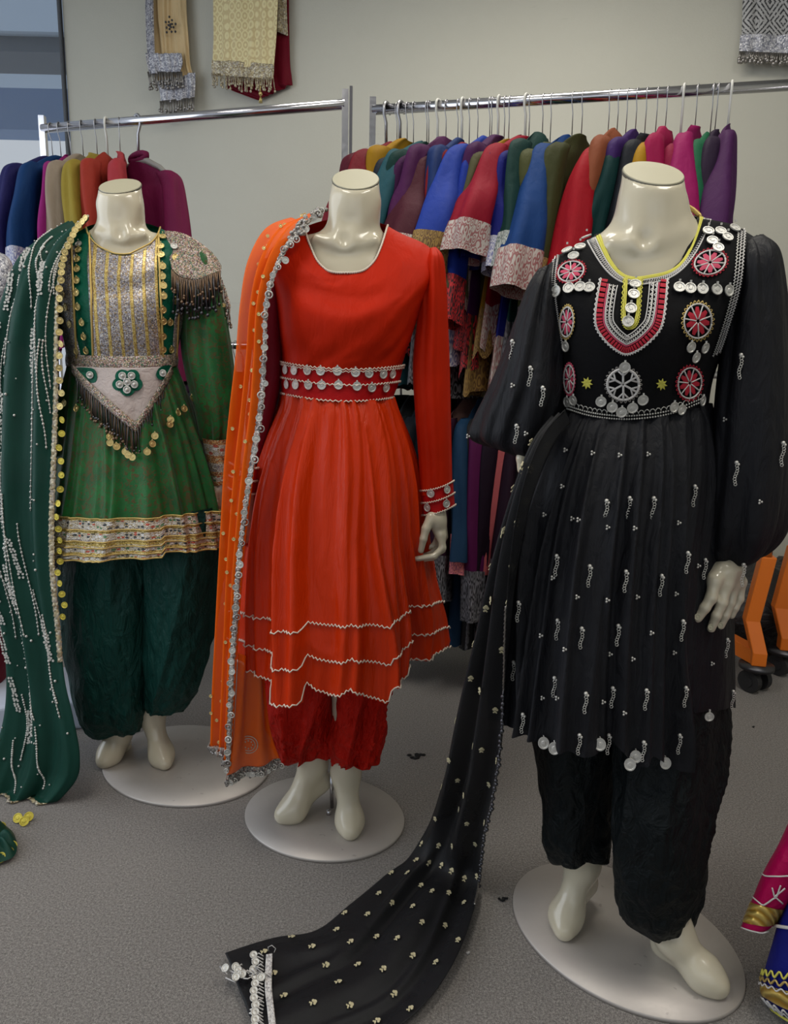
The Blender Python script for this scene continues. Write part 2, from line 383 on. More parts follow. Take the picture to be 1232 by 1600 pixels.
# green outfit
t = NT('green_brocade_velvet'); co = t.coord('Object'); v = t.noise(co, 95, 4, .65, 1.2); w = t.noise(t.coord('Object', (5, 5, .8)), 5, 3)
sp = t.step(t.math('ADD', v, t.math('MULTIPLY', w, .34)), .72, .07)
t.set(base=t.mix(sp, t.mix(t.noise(co, 20, 3), C(3, 38, 14, 1.05), C(24, 108, 44, 1.15)), C(84, 74, 38, .9)), rough=.5, sheen=.1, metal=t.math('MULTIPLY', sp, .4), spec=.3); t.bump(v, .35, .004); M_green_velvet = t.m
M_green_crinkle = cloth('dark_green_crinkle', C(11, 54, 48, 1.15), .55, .0, .7, 20, (2.0, 2.0, .8), .15, .1, .2, dist=.03)
M_green_veil = cloth('dark_green_chiffon', C(20, 60, 50, 1.05), .55, .1, .25, 22, (1, 1, .3), .2, .1, .15, alpha=.93)
M_glit = glitter('silver_gold_sequins', [(.42, .40, .42, 1), (.62, .60, .60, 1), (.20, .19, .22, 1), (.50, .40, .22, 1), (.70, .68, .66, 1), (.30, .28, .36, 1), (.40, .33, .25, 1)], 380, .55, .4)
M_glit_pink = glitter('rosy_bead_trim', [(.40, .26, .20, 1), (.62, .52, .50, 1), (.16, .08, .09, 1), (.45, .36, .22, 1), (.12, .2, .14, 1)], 420, .5, .4)
def bands(name, rows, scale_u, gold=(.60, .44, .12, 1)):
    """ribbons stacked across UV v: rows of (until, kind)"""
    t = NT(name); uv = t.xyz(t.coord('UV')); u, v = uv[0], uv[1]
    co = t.coord('Object'); x = t.n('TexVoronoi'); t.l(co, x.inputs['Vector']); x.inputs['Scale'].default_value = 330
    sep = t.n('SeparateColor'); t.l(x.outputs['Color'], sep.inputs[0]); r = sep.outputs[0]
    def rr(st): 
        c = t.ramp(r, st); c.node.color_ramp.interpolation = 'CONSTANT'; return c
    big = t.n('TexVoronoi'); mp = t.coord('UV', (scale_u, 16, 1)); t.l(mp, big.inputs['Vector']); big.inputs['Scale'].default_value = 1; big.inputs['Randomness'].default_value = .3
    bs = t.n('SeparateColor'); t.l(big.outputs['Color'], bs.inputs[0])
    mir = t.ramp(bs.outputs[0], [(0, (.75, .74, .72, 1)), (.3, (.06, .07, .08, 1)), (.5, (.62, .58, .5, 1)), (.72, (.55, .12, .08, 1)), (.84, (.1, .24, .12, 1)), (.92, (.55, .52, .48, 1))]); mir.node.color_ramp.interpolation = 'CONSTANT'
    kinds = dict(gold=rr([(0, gold), (.5, tuple(q*.6 for q in gold[:3])+(1,)), (.8, (.75, .62, .28, 1))]),
                 sil=rr([(0, (.5, .46, .40, 1)), (.3, (.68, .65, .58, 1)), (.6, (.34, .27, .17, 1)), (.82, (.25, .22, .25, 1))]),
                 cop=rr([(0, (.50, .18, .06, 1)), (.3, (.62, .36, .14, 1)), (.6, (.30, .10, .05, 1)), (.85, (.6, .5, .3, 1))]),
                 mir=t.mix(t.step(big.outputs['Distance'], .42, .05), mir, rr([(0, (.55, .5, .42, 1)), (.4, (.42, .32, .16, 1)), (.7, (.66, .6, .5, 1))])))
    c = kinds[rows[0][1]]
    for k in range(1, len(rows)): c = t.mix(t.step(v, rows[k-1][0], .004), c, kinds[rows[k][1]])
    t.set(base=c, metal=.45, rough=.42); t.bump(t.math('ADD', x.outputs['Distance'], r), .8, .0025)
    return t.m
M_hemband = bands('mirrored_hem_ribbons', [(.06, 'gold'), (.22, 'mir'), (.27, 'gold'), (.42, 'mir'), (.50, 'gold'), (.56, 'sil'), (.70, 'mir'), (.76, 'gold'), (.80, 'sil'), (.95, 'mir'), (1, 'gold')], 64)
M_cuffband = bands('copper_cuff_ribbons', [(.12, 'cop'), (.3, 'mir'), (.42, 'cop'), (.6, 'sil'), (.7, 'cop'), (.85, 'mir'), (1, 'cop')], 14, (.5, .26, .08, 1))
t = NT('striped_bodice_panel'); uv = t.xyz(t.coord('UV')); co = t.coord('Object'); x = t.n('TexVoronoi'); t.l(co, x.inputs['Vector']); x.inputs['Scale'].default_value = 400
sep = t.n('SeparateColor'); t.l(x.outputs['Color'], sep.inputs[0])
sil = t.ramp(sep.outputs[0], [(0, (.28, .26, .29, 1)), (.3, (.42, .39, .41, 1)), (.5, (.13, .11, .10, 1)), (.68, (.36, .26, .14, 1)), (.88, (.66, .64, .6, 1))]); sil.node.color_ramp.interpolation = 'CONSTANT'
gl = t.ramp(sep.outputs[1], [(0, (.52, .38, .1, 1)), (.5, (.32, .2, .06, 1)), (.75, (.66, .52, .2, 1))]); gl.node.color_ramp.interpolation = 'CONSTANT'
w = t.math('PINGPONG', t.math('MULTIPLY', uv[0], 5.6), .5); f = t.step(w, .37, .04)
t.set(base=t.mix(f, sil, gl), metal=.5, rough=.4); t.bump(t.math('ADD', sep.outputs[2], t.math('MULTIPLY', f, .8)), .8, .0025); M_stripes = t.m
M_emerald = cloth('emerald_satin', C(8, 82, 62, 1.05), .4, .1, .3, 60)
M_whitesilk = cloth('white_silk', C(176, 164, 160, 1.05), .4, .1, .45, 60)
# black outfit
M_black_cloth = cloth('black_crepe', (.0085, .009, .0118, 1), .6, .0, .55, 24, (2, 2, .6), .2, .15, .22, dist=.012)
M_black_velvet = cloth('black_velvet', (.006, .006, .007, 1), .8, .1, .1, 60, spec=.1)
M_black_trouser = cloth('black_green_crinkle', C(9, 16, 18, 1.0), .6, .0, .7, 22, (1.5, 1.5, .9), .2, .1, .2, dist=.03)
M_black_veil = cloth('black_chiffon', (.007, .0075, .0095, 1), .6, .0, .2, 18, (1, 1, .3), .2, .1, .35, alpha=.86)
# ------------------------------------------------------------------ the room
TY = math.radians(11.4); ey = A([math.cos(TY), -math.sin(TY), 0.]); en = A([math.sin(TY), math.cos(TY), 0.])   # along / into the back wall
WO = A([0, 3.95, 0.])
def onwall(px, py, d=0.0):               # point on the back wall (d = distance in front of it)
    r = ray(px, py); t = ((WO-en*d-O3)@en)/(r@en); return O3+r*t
def proj(p):
    q = A(p)-O3; x = q@A(RV); y = q@A(UV_); z = q@A(FW); return 616+FPX*x/z, 800-FPX*y/z
cor = onwall(109, 200); cl = (cor-WO)@ey         # left corner
def slab(name, p, q, z0, z1, th, mat, parent=None, side=1):
    """upright slab from p to q, thickness to the given side"""
    p = A(p)[:2]; q = A(q)[:2]; d = (q-p)/np.linalg.norm(q-p); nn = A([-d[1], d[0]])*th*side
    v = [[*p, z0], [*q, z0], [*(q+nn), z0], [*(p+nn), z0], [*p, z1], [*q, z1], [*(q+nn), z1], [*(p+nn), z1]]
    f = [(0, 1, 2, 3), (4, 7, 6, 5), (0, 4, 5, 1), (1, 5, 6, 2), (2, 6, 7, 3), (3, 7, 4, 0)]
    return mk(name, v, f, mat, parent, smooth=False)
CEIL = 3.3
b0 = WO+ey*cl; b1 = WO+ey*4.0
tag(slab('wall_back', b0, b1, 0, CEIL, .12, M_wall), kind='structure')
l1 = b0-en*7.6; r1 = b1-en*7.6
fl = mk('floor', [[-9, -4.5, -.05], [6, -4.5, -.05], [6, 7, -.05], [-9, 7, -.05], [-9, -4.5, 0], [6, -4.5, 0], [6, 7, 0], [-9, 7, 0]],
        [(0, 3, 2, 1), (4, 5, 6, 7), (0, 1, 5, 4), (1, 2, 6, 5), (2, 3, 7, 6), (3, 0, 4, 7)], M_carpet, smooth=False); tag(fl, kind='structure')
M_ceil = plain('ceiling_tile', (.6, .6, .57, 1), .9)
def quadslab(name, pts, z0, z1, mat):
    v = [[p[0], p[1], z0] for p in pts]+[[p[0], p[1], z1] for p in pts]
    return mk(name, v, [(0, 1, 2, 3), (4, 7, 6, 5), (0, 4, 5, 1), (1, 5, 6, 2), (2, 6, 7, 3), (3, 7, 4, 0)], mat, smooth=False)
tag(quadslab('ceiling', [b0, b1, r1, l1], CEIL, CEIL+.08, M_ceil), kind='structure')
tag(slab('wall_right', b1, r1, 0, CEIL, .12, M_wall), kind='structure')
tag(slab('baseboard_back', b0-en*.001, b1-en*.001, 0, .10, -.012, M_black), kind='structure')
M_frame = plain('black_window_frame', (.015, .017, .03, 1), .4)
M_alu = metal('aluminium_frame', (.3, .31, .34, 1), .4)
t = NT('window_glass'); t.set(base=(.8, .88, .95, 1), rough=.02, alpha=.10, spec=.5); M_glass = t.m
# left side: full height shop window with a black frame, low sill
d_l = -en
lw = lambda s: b0+d_l*s
tag(slab('wall_left', lw(0), lw(7.6), 3.24, CEIL, -.12, M_wall), kind='structure')
tag(slab('trim_1', lw(0), lw(7.6), 0, .10, -.12, M_frame), kind='structure')
wz = slab('window_1', lw(0.02), lw(7.5), .10, 3.24, -.008, M_glass); tag(wz, kind='structure')
for s_ in (0.0, 1.6, 3.2, 4.8, 6.4): slab('window_frame', lw(s_+.004), lw(s_+.02), .10, 3.24, -.02, M_frame, wz)
# front side: shop windows behind the viewer
tag(slab('wall_front', l1, r1, 2.9, CEIL, -.12, M_wall), kind='structure')
wz2 = slab('window_2', l1, r1, .1, 2.9, -.008, M_glass); tag(wz2, kind='structure')
for k in range(5): q = l1+(r1-l1)*k/4.2; slab('window_frame', q, q+ey*.06, .1, 2.9, -.06, M_frame, wz2)
# outside: canopy with deep beams, neighbouring block
M_soffit = plain('canopy_soffit', C(150, 165, 182, 1.6), .8); M_beam = plain('canopy_beam', C(66, 76, 92, 1.1), .7); M_blue = plain('blue_fascia', C(92, 118, 156, 1.2), .7)
def outbox(name, label, cat_, x0, x1, y0, y1, Y, dep, mat):
    a = P(x0, y1, Y); b = P(x1, y0, Y)
    o = MB().box(((a[0]+b[0])/2, Y+dep/2, (a[2]+b[2])/2), (abs(b[0]-a[0]), dep, abs(b[2]-a[2]))).build(name, mat, smooth=False); return tag(o, label, cat_)
outbox('canopy_soffit', 'pale blue-grey canopy soffit outside the shop window, topmost', 'canopy', -260, 150, -160, 42, 7.0, .9, M_soffit)
outbox('canopy_beam', 'dark slate canopy beam outside the shop window', 'beam', -260, 150, 43, 74, 7.1, .5, M_beam)
outbox('canopy_fascia', 'light canopy fascia below the dark beam outside the window', 'fascia', -260, 160, 75, 108, 8.2, .4, M_soffit)
outbox('blue_sign_band', 'blue band of the building seen through the shop window', 'building', -260, 170, 108, 196, 9.2, .4, M_blue)

# ------------------------------------------------------------------ wall hangings
def hang_sheet(root, name, px, mat, d0=.05, fold=.014, fr=9, seed=1, parent=None, nv=60):
    """cloth hung on the wall; px rows of (xl,yl,xr,yr)"""
    rows = [(onwall(r[0], r[1], d0), onwall(r[2], r[3], d0)) for r in px]
    f = lambda u, v: fold*(vn(u*fr, v*.8, seed)+.6*vn(u*fr*2.3, v*1.4, seed+5))
    return sheet(name, rows, mat, parent or root, f, nu=70, nv=nv, thick=.004)
M_beige = cloth('beige_cloth', C(178, 156, 118, 1.55), .6, .2, .3, 30)
t = NT('cream_jacquard'); vv = t.vor(t.coord('Object', (1, 1, .75)), 30, 'F1', rnd=.12); w = t.math('SINE', t.math('MULTIPLY', vv, 17.0)); f = t.math('MULTIPLY', t.step(w, .1, 1.2), .7)
t.set(base=t.mix(f, C(176, 160, 118, 1.55), C(208, 194, 150, 1.55)), rough=.5, sheen=.2); t.bump(f, .25, .003); M_cream = t.m
M_silverlace = glitter('silver_lace', [(.5, .5, .55, 1), (.25, .26, .31, 1), (.7, .7, .73, 1), (.4, .4, .46, 1)], 160, .4, .45)
M_goldlace = glitter('gold_lace', [(.5, .42, .26, 1), (.32, .26, .16, 1), (.68, .62, .46, 1), (.45, .4, .33, 1)], 150, .4, .45)
def fringe(name, pts, length, r, mat, parent, n, seed=0, bead=True, jit=.3, sway=.15):
    rnd = random.Random(seed); q = resamp(pts, n); b = MB()
    for p in q:
        L = length*(1+rnd.uniform(-jit, jit)); e = p+A([rnd.uniform(-1, 1)*sway*L, rnd.uniform(-1, 1)*sway*L, -L])
        b.tube([p, (p+e)/2+A([0, 0, -.001]), e], r, 4)
        if bead: b.ball(e, r*2.6, 4)
    return b.build(name, mat, parent)
root = thing('hanging_scarf', 'narrow beige scarf with silver lace ends hung high on the wall', 'scarf', onwall(262, 60, .05), None)
o, S1, g1 = hang_sheet(root, 'cloth', [(232, -40, 290, -40), (231, 20, 292, 20), (233, 60, 295, 60), (236, 100, 298, 100), (242, 120, 302, 118), (254, 148, 304, 138)], M_beige, fold=.02)
hang_sheet(root, 'lace_end', [(229, 84, 284, 84), (231, 100, 286, 98), (234, 116, 282, 112)], M_silverlace, .085, .01, seed=4, nv=20)
hang_sheet(root, 'lace_end', [(246, 128, 304, 112), (250, 146, 304, 134), (250, 164, 303, 154)], M_silverlace, .075, .014, seed=7, nv=20)
hang_sheet(root, 'lace_edge', [(228, -40, 239, -40), (228, 30, 240, 30), (231, 88, 242, 88)], M_silverlace, .088, .004, seed=8, nv=30)
for (a, b, c, d) in ((231, 112, 284, 112), (250, 158, 303, 152)): fringe('fringe', [onwall(a, b, .085), onwall(c, d, .085)], .065, .0035, M_silver_dark, root, 34, int(a))
b = MB(); rnd = random.Random(3)
for k in range(17):
    c = onwall(266+8*math.cos(k*2.4)*(k/12), 40+11*math.sin(k*2.4)*(k/12), .082); b.ball(c, .006, 4)
b.build('beadwork', M_darkmetal, root)
root = thing('hanging_shawl', 'cream patterned shawl with gold lace edge hung high on the wall', 'shawl', onwall(385, 60, .06))
hang_sheet(root, 'cloth', [(334, -50, 436, -50), (333, 10, 434, 10), (333, 60, 432, 60), (331, 102, 428, 108)], M_cream, .09, .012, 7, seed=12)
hang_sheet(root, 'lace_border', [(331, 94, 428, 100), (330, 106, 428, 114), (331, 117, 427, 124)], M_goldlace, .097, .01, 7, seed=12, nv=16)
fringe('fringe', [onwall(331, 114, .097), onwall(380, 121, .1), onwall(427, 121, .097)], .05, .0026, M_goldlace, root, 46, 5)
b = MB(); c = onwall(407, 128, .1); b.tube([c, c-A([0, 0, .05])], .003, 5); b.ball(c-A([0, 0, .055]), .011, 5)
for k in range(6): b.tube([c-A([0, 0, .06]), c-A([.008*math.cos(k), .008*math.sin(k), .10])], .0025, 4)
b.build('tassel', M_gold, root)
root = thing('hanging_shawl', 'maroon cloth hanging behind the cream patterned shawl', 'shawl', onwall(420, 70, .03))
hang_sheet(root, 'cloth', [(350, -50, 452, -50), (352, 30, 452, 30), (354, 90, 453, 95), (356, 134, 455, 118), (360, 140, 456, 130), (404, 157, 456, 131)], M_maroon, .035, .012, seed=21)
hang_sheet(root, 'gold_edge', [(436, -50, 449, -50), (436, 10, 448, 10), (434, 50, 450, 56)], M_goldlace, .055, .006, seed=2, nv=24)
t = NT('black_white_print'); co = t.coord('UV'); uv = t.xyz(co); a = t.math('PINGPONG', t.math('MULTIPLY', uv[0], 3.0), .5); bb = t.math('PINGPONG', t.math('MULTIPLY', uv[1], 3.2), .5)
dd = t.math('ADD', a, bb); s1 = t.math('SINE', t.math('MULTIPLY', dd, 38.0)); f = t.math('MULTIPLY', t.step(s1, .25, .2), t.step(t.noise(t.coord('UV', (30, 26, 1)), 1.6, 2), .42, .05))
t.set(base=t.mix(f, C(150, 150, 150, 1.4), (.03, .03, .035, 1)), rough=.6); M_print = t.m
root = thing('hanging_shawl', 'black and white printed shawl with grey fringe at the right end of the wall', 'shawl', onwall(1200, 30, .05))
hang_sheet(root, 'cloth', [(1166, -90, 1290, -90), (1163, -20, 1290, -20), (1160, 62, 1290, 66)], M_print, .06, .012, 5, seed=31)
hang_sheet(root, 'lace_border', [(1159, 52, 1290, 56), (1157, 72, 1290, 76), (1156, 84, 1290, 88)], M_silverlace, .068, .012, 5, seed=31, nv=16)
fringe('fringe', [onwall(1157, 80, .07), onwall(1290, 86, .07)], .035, .004, M_silver_dark, root, 50, 9)

# ------------------------------------------------------------------ clothes racks
RZ = 2.06
ra = PZ(583, 172, RZ); rb0 = PZ(1232, 133, RZ); rb = ra+(rb0-ra)*1.09
la = PZ(540, 163, RZ); lb = PZ(67, 201, RZ)
def on_line(p, q, x):
    lo, hi = -.3, 1.3
    for _ in range(40):
        m = (lo+hi)/2
        if (proj(p+(q-p)*m)[0] < x) == (proj(p)[0] < proj(q)[0]): lo = m
        else: hi = m
    return p+(q-p)*(lo+hi)/2
LZ = P(740, 578, on_line(ra, rb, 740)[1])[2]
def dn(p, z): return A([p[0], p[1], z])
rrk = thing('clothes_rack', 'chrome garment rack with orange base behind the black outfit', 'clothes rack', dn((ra+rb)/2, 0))
MB().cyl(ra, rb, .0165).build('top_rod', M_chrome, rrk); MB().cyl(dn(ra, LZ), dn(rb, LZ), .013).build('lower_rod', M_chrome, rrk)
b = MB(); b.box(dn(ra, (RZ+.04)/2), (.022, .022, RZ+.04)); b.build('post', M_chrome, rrk, smooth=False)
b = MB(); q = dn(ra, 0)+en*.03-ey*.012; b.tube([dn(q, .02), dn(q, RZ+.04)], .006, 8); b.build('post', M_chrome, rrk)
def caster(x, parent, zt):
    b = MB(); b.tube([dn(x, zt-.016), dn(x, zt)], .062, 24); b.tube([dn(x, zt-.05), dn(x, zt-.01)], .02, 10)
    c = b.build('caster', M_darkmetal, parent)
    for s in (-1, 1):
        w = MB(); p = A([x[0], x[1], .043]); dd = ey*.6+en*.5; dd /= np.linalg.norm(dd)
        w.tube([p+dd*s*.018, p+dd*s*.042], .043, 22); w.tube([p+dd*s*.042, p+dd*s*.046], .02, 12); w.build('wheel', M_black, c, smooth=False)
    return c
wheel = G(1178, 1078); 
def oleg(x, poletop, parent):
    # slanted square orange foot with a kinked upright, then a chrome pole
    b = MB(); z0 = .105; s = .026
    def sq(p): p = A(p); return [p+ey*a*s+en*c*s for a, c in ((-1, -1), (1, -1), (1, 1), (-1, 1))]
    c = A([x[0], x[1], 0]); up = [c+A([0, 0, z0]), c+A([0, 0, z0+.05]), c-ey*.03+en*.03+A([0, 0, .27]), c-ey*.0+en*.03+A([0, 0, .52])]
    V = np.concatenate([sq(p) for p in up]); F = [(k*4+i, k*4+(i+1) % 4, (k+1)*4+(i+1) % 4, (k+1)*4+i) for k in range(3) for i in range(4)]+[(3, 2, 1, 0), (12, 13, 14, 15)]
    b.add(V, F); o = b.build('orange_leg', M_orange_paint, parent, smooth=False); 
    bv = o.modifiers.new('b', 'BEVEL'); bv.width = .004; bv.segments = 2
    k = MB(); bp = c+A([0, 0, z0+.052])-en*.012; k.disc(bp, (0, -.2, 1), .012, .004, 6); k.build('bolt', M_chrome, o)
    t_ = MB(); top = A(poletop); p0 = up[3]-A([0, 0, .05]); t_.tube([p0, top], .0155, 14); t_.build('post', M_chrome, parent)
    caster(x, parent, z0)
for w_, tp in ((wheel, rb-ey*.03), (G(1222, 1052), rb+ey*.09)):
    oleg(w_, tp, rrk)
bar0 = wheel+A([0, 0, .135]); bar1 = bar0-ey*.33+en*.72
b = MB(); b.box((bar0+bar1)/2, (np.linalg.norm(bar1-bar0), .05, .055), Matrix.Rotation(math.atan2(*(bar1-bar0)[[1, 0]]), 3, 'Z')); b.build('base_bar', M_orange_paint, rrk, smooth=False)
# left rack
lrk = thing('clothes_rack', 'chrome garment rack left of the orange outfit by the window', 'clothes rack', dn((la+lb)/2, 0))
MB().cyl(la, lb, .0165).build('top_rod', M_chrome, lrk)
LZ2 = P(355, 540, on_line(la, lb, 355)[1])[2]
MB().cyl(dn(la, LZ2), dn(lb, LZ2), .013).build('lower_rod', M_chrome, lrk)
for p in (la, lb): 
    b = MB(); b.box(dn(p, (RZ+.05)/2), (.022, .022, RZ+.04)); b.build('post', M_chrome, lrk, smooth=False)
b = MB(); b.box(dn(la+ey*.02, (RZ+.06)/2), (.010, .012, RZ+.05)); b.build('post', M_darkmetal, lrk, smooth=False)
# heap of dark bags behind the orange base
def bag(name, label, x, y, Y, sz, seed, mat):
    c = P(x, y, Y); n1, n2 = 40, 24; th = np.linspace(0, 2*np.pi, n1, endpoint=False)[None, :]; ph = np.linspace(.02, np.pi-.02, n2)[:, None]
    r = 1+.16*vn(th*1.6+3, ph*2, seed)+.08*vn(th*5, ph*5, seed+1)
    V = np.stack([np.sin(ph)*np.cos(th)*sz[0]*r, np.sin(ph)*np.sin(th)*sz[1]*r, np.cos(ph)*sz[2]*r+0*th], -1)+A([c[0], c[1], sz[2]*.93])
    V[..., 2] = np.maximum(V[..., 2], .006)
    return tag(mk(name, V.reshape(-1, 3), gridf(n2, n1, True)[:, ::-1], mat), label, 'bag')
M_bagblack = cloth('black_bag_plastic', (.016, .016, .018, 1), .35, .0, .8, 14, spec=.5, dist=.03)
bag('cloth_bag', 'black stuffed bag on the floor behind the orange rack legs', 1165, 1000, 2.95, (.30, .2, .2), 3, M_bagblack)
bag('cloth_bag', 'black stuffed bag on the floor at the right edge behind the rack', 1260, 990, 3.1, (.28, .2, .19), 8, M_bagblack)

# ------------------------------------------------------------------ hangers and garments on the racks
def cuffmat(name, bg, fg, sc=60):
    t = NT(name); v = t.vor(t.coord('UV', (12, 4, 1)), 1, 'F1', rnd=.6); w = t.math('SINE', t.math('MULTIPLY', v, 20.0)); n = t.noise(t.coord('Object'), sc, 3)
    f = t.math('MULTIPLY', t.step(t.math('ADD', w, t.math('MULTIPLY', n, 1.6)), .8, .8), .75)
    t.set(base=t.mix(f, bg, fg), rough=.65); t.bump(f, .4, .003); return t.m
CM = {}
def gc(rgb, k=.62):
    if rgb not in CM: CM[rgb] = cloth('garment_cloth_%d' % len(CM), C(*rgb, k), .68, .25, .35, 26, (1, 1, .5))
    return CM[rgb]
KM = {'white': cuffmat('white_floral_cuff', C(150, 144, 138, 1.6), C(110, 26, 36, 1.6)), 'whitegreen': cuffmat('white_lace_cuff', C(150, 154, 150, 1.5), C(22, 52, 50, 1.6)),
      'whiteblue': cuffmat('white_blue_cuff', C(160, 160, 166, 1.5), C(40, 50, 110, 1.6)), 'red': cuffmat('red_rose_cuff', C(34, 18, 22, 1.6), C(178, 34, 40, 1.7)),
      'gold': cuffmat('gold_cuff', C(120, 96, 46, 1.6), C(60, 34, 20, 1.6)), 'dark': cuffmat('dark_silver_cuff', C(18, 18, 22, 1.6), C(110, 110, 116, 1.6)),
      'pink': cuffmat('pink_bloom_cuff', C(196, 120, 116, 1.6), C(110, 40, 84, 1.6))}
def hanger(hook, yaw, kind, drop, rodr=.0165, what=''):
    r = {'wire': .0016, 'white': .0042, 'grey': .0055}[kind]
    mat = {'wire': M_wire, 'white': M_white_plastic, 'grey': M_gray_plastic}[kind]
    lab = {'wire': 'thin wire hanger holding the ', 'white': 'white plastic hanger holding the ', 'grey': 'grey plastic hanger holding the '}[kind]
    lab = ' '.join((lab+what.replace(',', '')).split()[:16])
    root = thing('clothes_hanger', lab, 'hanger', hook-A([0, 0, drop]), 'hangers on the clothes racks')
    root.rotation_euler.z = yaw
    b = MB(); rr = rodr+r
    pts = [(0, rr*math.cos(a), drop+rr*math.sin(a)) for a in np.linspace(-.5, math.pi+.1, 12)]
    pts = pts+[(0, -rr*.9, drop-.02), (0, -.004, drop-.045), (0, 0, .012)]
    b.tube(pts, r, 6); b.build('hook', M_wire if kind != 'white' else mat, root, local=True)
    b = MB(); w = .205
    if kind == 'grey':
        for s in (-1, 1): b.tube([(0, 0, .012), (0, s*.06, .006), (0, s*.14, -.028), (0, s*w, -.07)], [.012, .012, .010, .007], 8)
        b.tube([(0, -w, -.07), (0, w, -.07)], .004, 6)
    else:
        b.tube([(0, 0, .012), (0, .03, .004), (0, .12, -.034), (0, w, -.078), (0, w-.01, -.09), (0, 0, -.088), (0, -w+.01, -.09), (0, -w, -.078), (0, -.12, -.034), (0, -.03, .004), (0, 0, .012)], r, 6)
    b.build('arms', mat, root, local=True)
    return root
def garment(hook, yaw, label, rgb, sleeve=None, cuff=None, L=.82, sl=.44, seed=0, drop=.105, kind='wire', name='hanging_dress', cat_='dress', th=.03, out=.05, hem=None, group=None, bell=.055, st=1.0, collar=False, nocuffbody=False):
    hanger(hook, yaw, kind, drop, what=label)
    root = thing(name, label, cat_, hook-A([0, 0, drop]), group); root.rotation_euler.z = yaw
    m = gc(rgb); ms = gc(sleeve) if sleeve else m; n = 64
    a = np.linspace(0, 2*np.pi, n, endpoint=False)[None, :]
    # body: (z, half width along hanger, half thickness)
    K = A([(.018, .045, .012), (.006, .075, .015), (-.03, .14, .02), (-.075, .205, .024), (-.13, .215, th), (-.25, .195, th), (-.36, .185, th), (-.36-(L-.36)*.5, .22, th*1.3), (-L, .25, th*1.6)])
    v = np.linspace(0, 1, 46)[:, None]; k = cat(K, v[:, 0])[:, None, :]
    fo = 1+.35*v*vn(a*2.6+seed, v*1.5, seed)+.25*v*np.sin(a*9+seed+v*2)
    x = k[..., 2]*np.sin(a)*fo+.012*vn(a*1.1, v*4, seed+3); y = k[..., 1]*np.cos(a)*(1+.04*vn(a*1.7, v*3, seed+4)); z = k[..., 0]+0*a-.02*v**3*vn(a*3, v*0, seed+6)
    q = np.stack([x, y, z], -1); f = gridf(46, n, True); nh = 40
    if hem:
        mk('body', q[:nh+1].reshape(-1, 3), gridf(nh+1, n, True), m, root, local=True)
        uv = np.stack(np.broadcast_arrays(a/(2*np.pi)*4, (v[nh:]-v[nh])/(1-v[nh])), -1).reshape(-1, 2)
        mk('hem_band', q[nh:].reshape(-1, 3), gridf(46-nh, n, True), KM[hem], root, uv=uv, local=True)
    else: mk('body', q.reshape(-1, 3), f, m, root, local=True)
    if collar: b = MB(); b.tube([(0, .05*math.cos(t_)*1.1, .028+.012*math.sin(t_)) for t_ in np.linspace(0, 6.28, 20)], .012, 6); b.build('collar', m, root, local=True)
    for s in (-1, 1):
        # sleeve droops from the shoulder: centre line, half width across (y) and thickness (x)
        sd = seed+s; drift = .03*math.sin(seed*2.3+s); 
        K2 = A([(0, s*.17, -.05, .04, .022), (0, s*.205, -.085, .055, .03), (drift*.3, s*(.215+out*.3), -.18, .058, .036*(.5+.5*st)), (drift*.7, s*(.215+out*.7), -.08-sl*.5, .06, .038*st), (drift, s*(.215+out), -.08-sl*.78, bell, .038*st), (drift*1.1, s*(.215+out*1.1), -.08-sl, bell*1.15, .036*st)])
        v2 = np.linspace(0, 1, 34)[:, None]; k = cat(K2, v2[:, 0])[:, None, :]; n2 = 28; a2 = np.linspace(0, 2*np.pi, n2, endpoint=False)[None, :]
        fo = 1+.22*vn(a2*1.5, v2*3, sd)+.12*np.sin(a2*5+v2*4+sd)*v2
        q = np.stack([k[..., 0]+k[..., 4]*np.sin(a2)*fo, k[..., 1]+k[..., 3]*np.cos(a2)*fo, k[..., 2]+.0*a2+.014*np.cos(a2)*v2*s], -1)
        nc = 25 if cuff else 33
        so = mk('sleeve', q[:nc+1].reshape(-1, 3), gridf(nc+1, n2, True), ms, root, local=True)
        if cuff:
            uv = np.stack(np.broadcast_arrays(a2/(2*np.pi)*3, (v2[nc:]-v2[nc])/(1-v2[nc])), -1).reshape(-1, 2)
            q2 = q[nc:].copy(); c0 = q2.mean(axis=1, keepdims=True); q2 = c0+(q2-c0)*1.04
            mk('cuff', q2.reshape(-1, 3), gridf(34-nc, n2, True), KM[cuff], so, uv=uv, local=True)
    return root
G_R = 'embroidered dresses on the upper rod behind the black outfit'
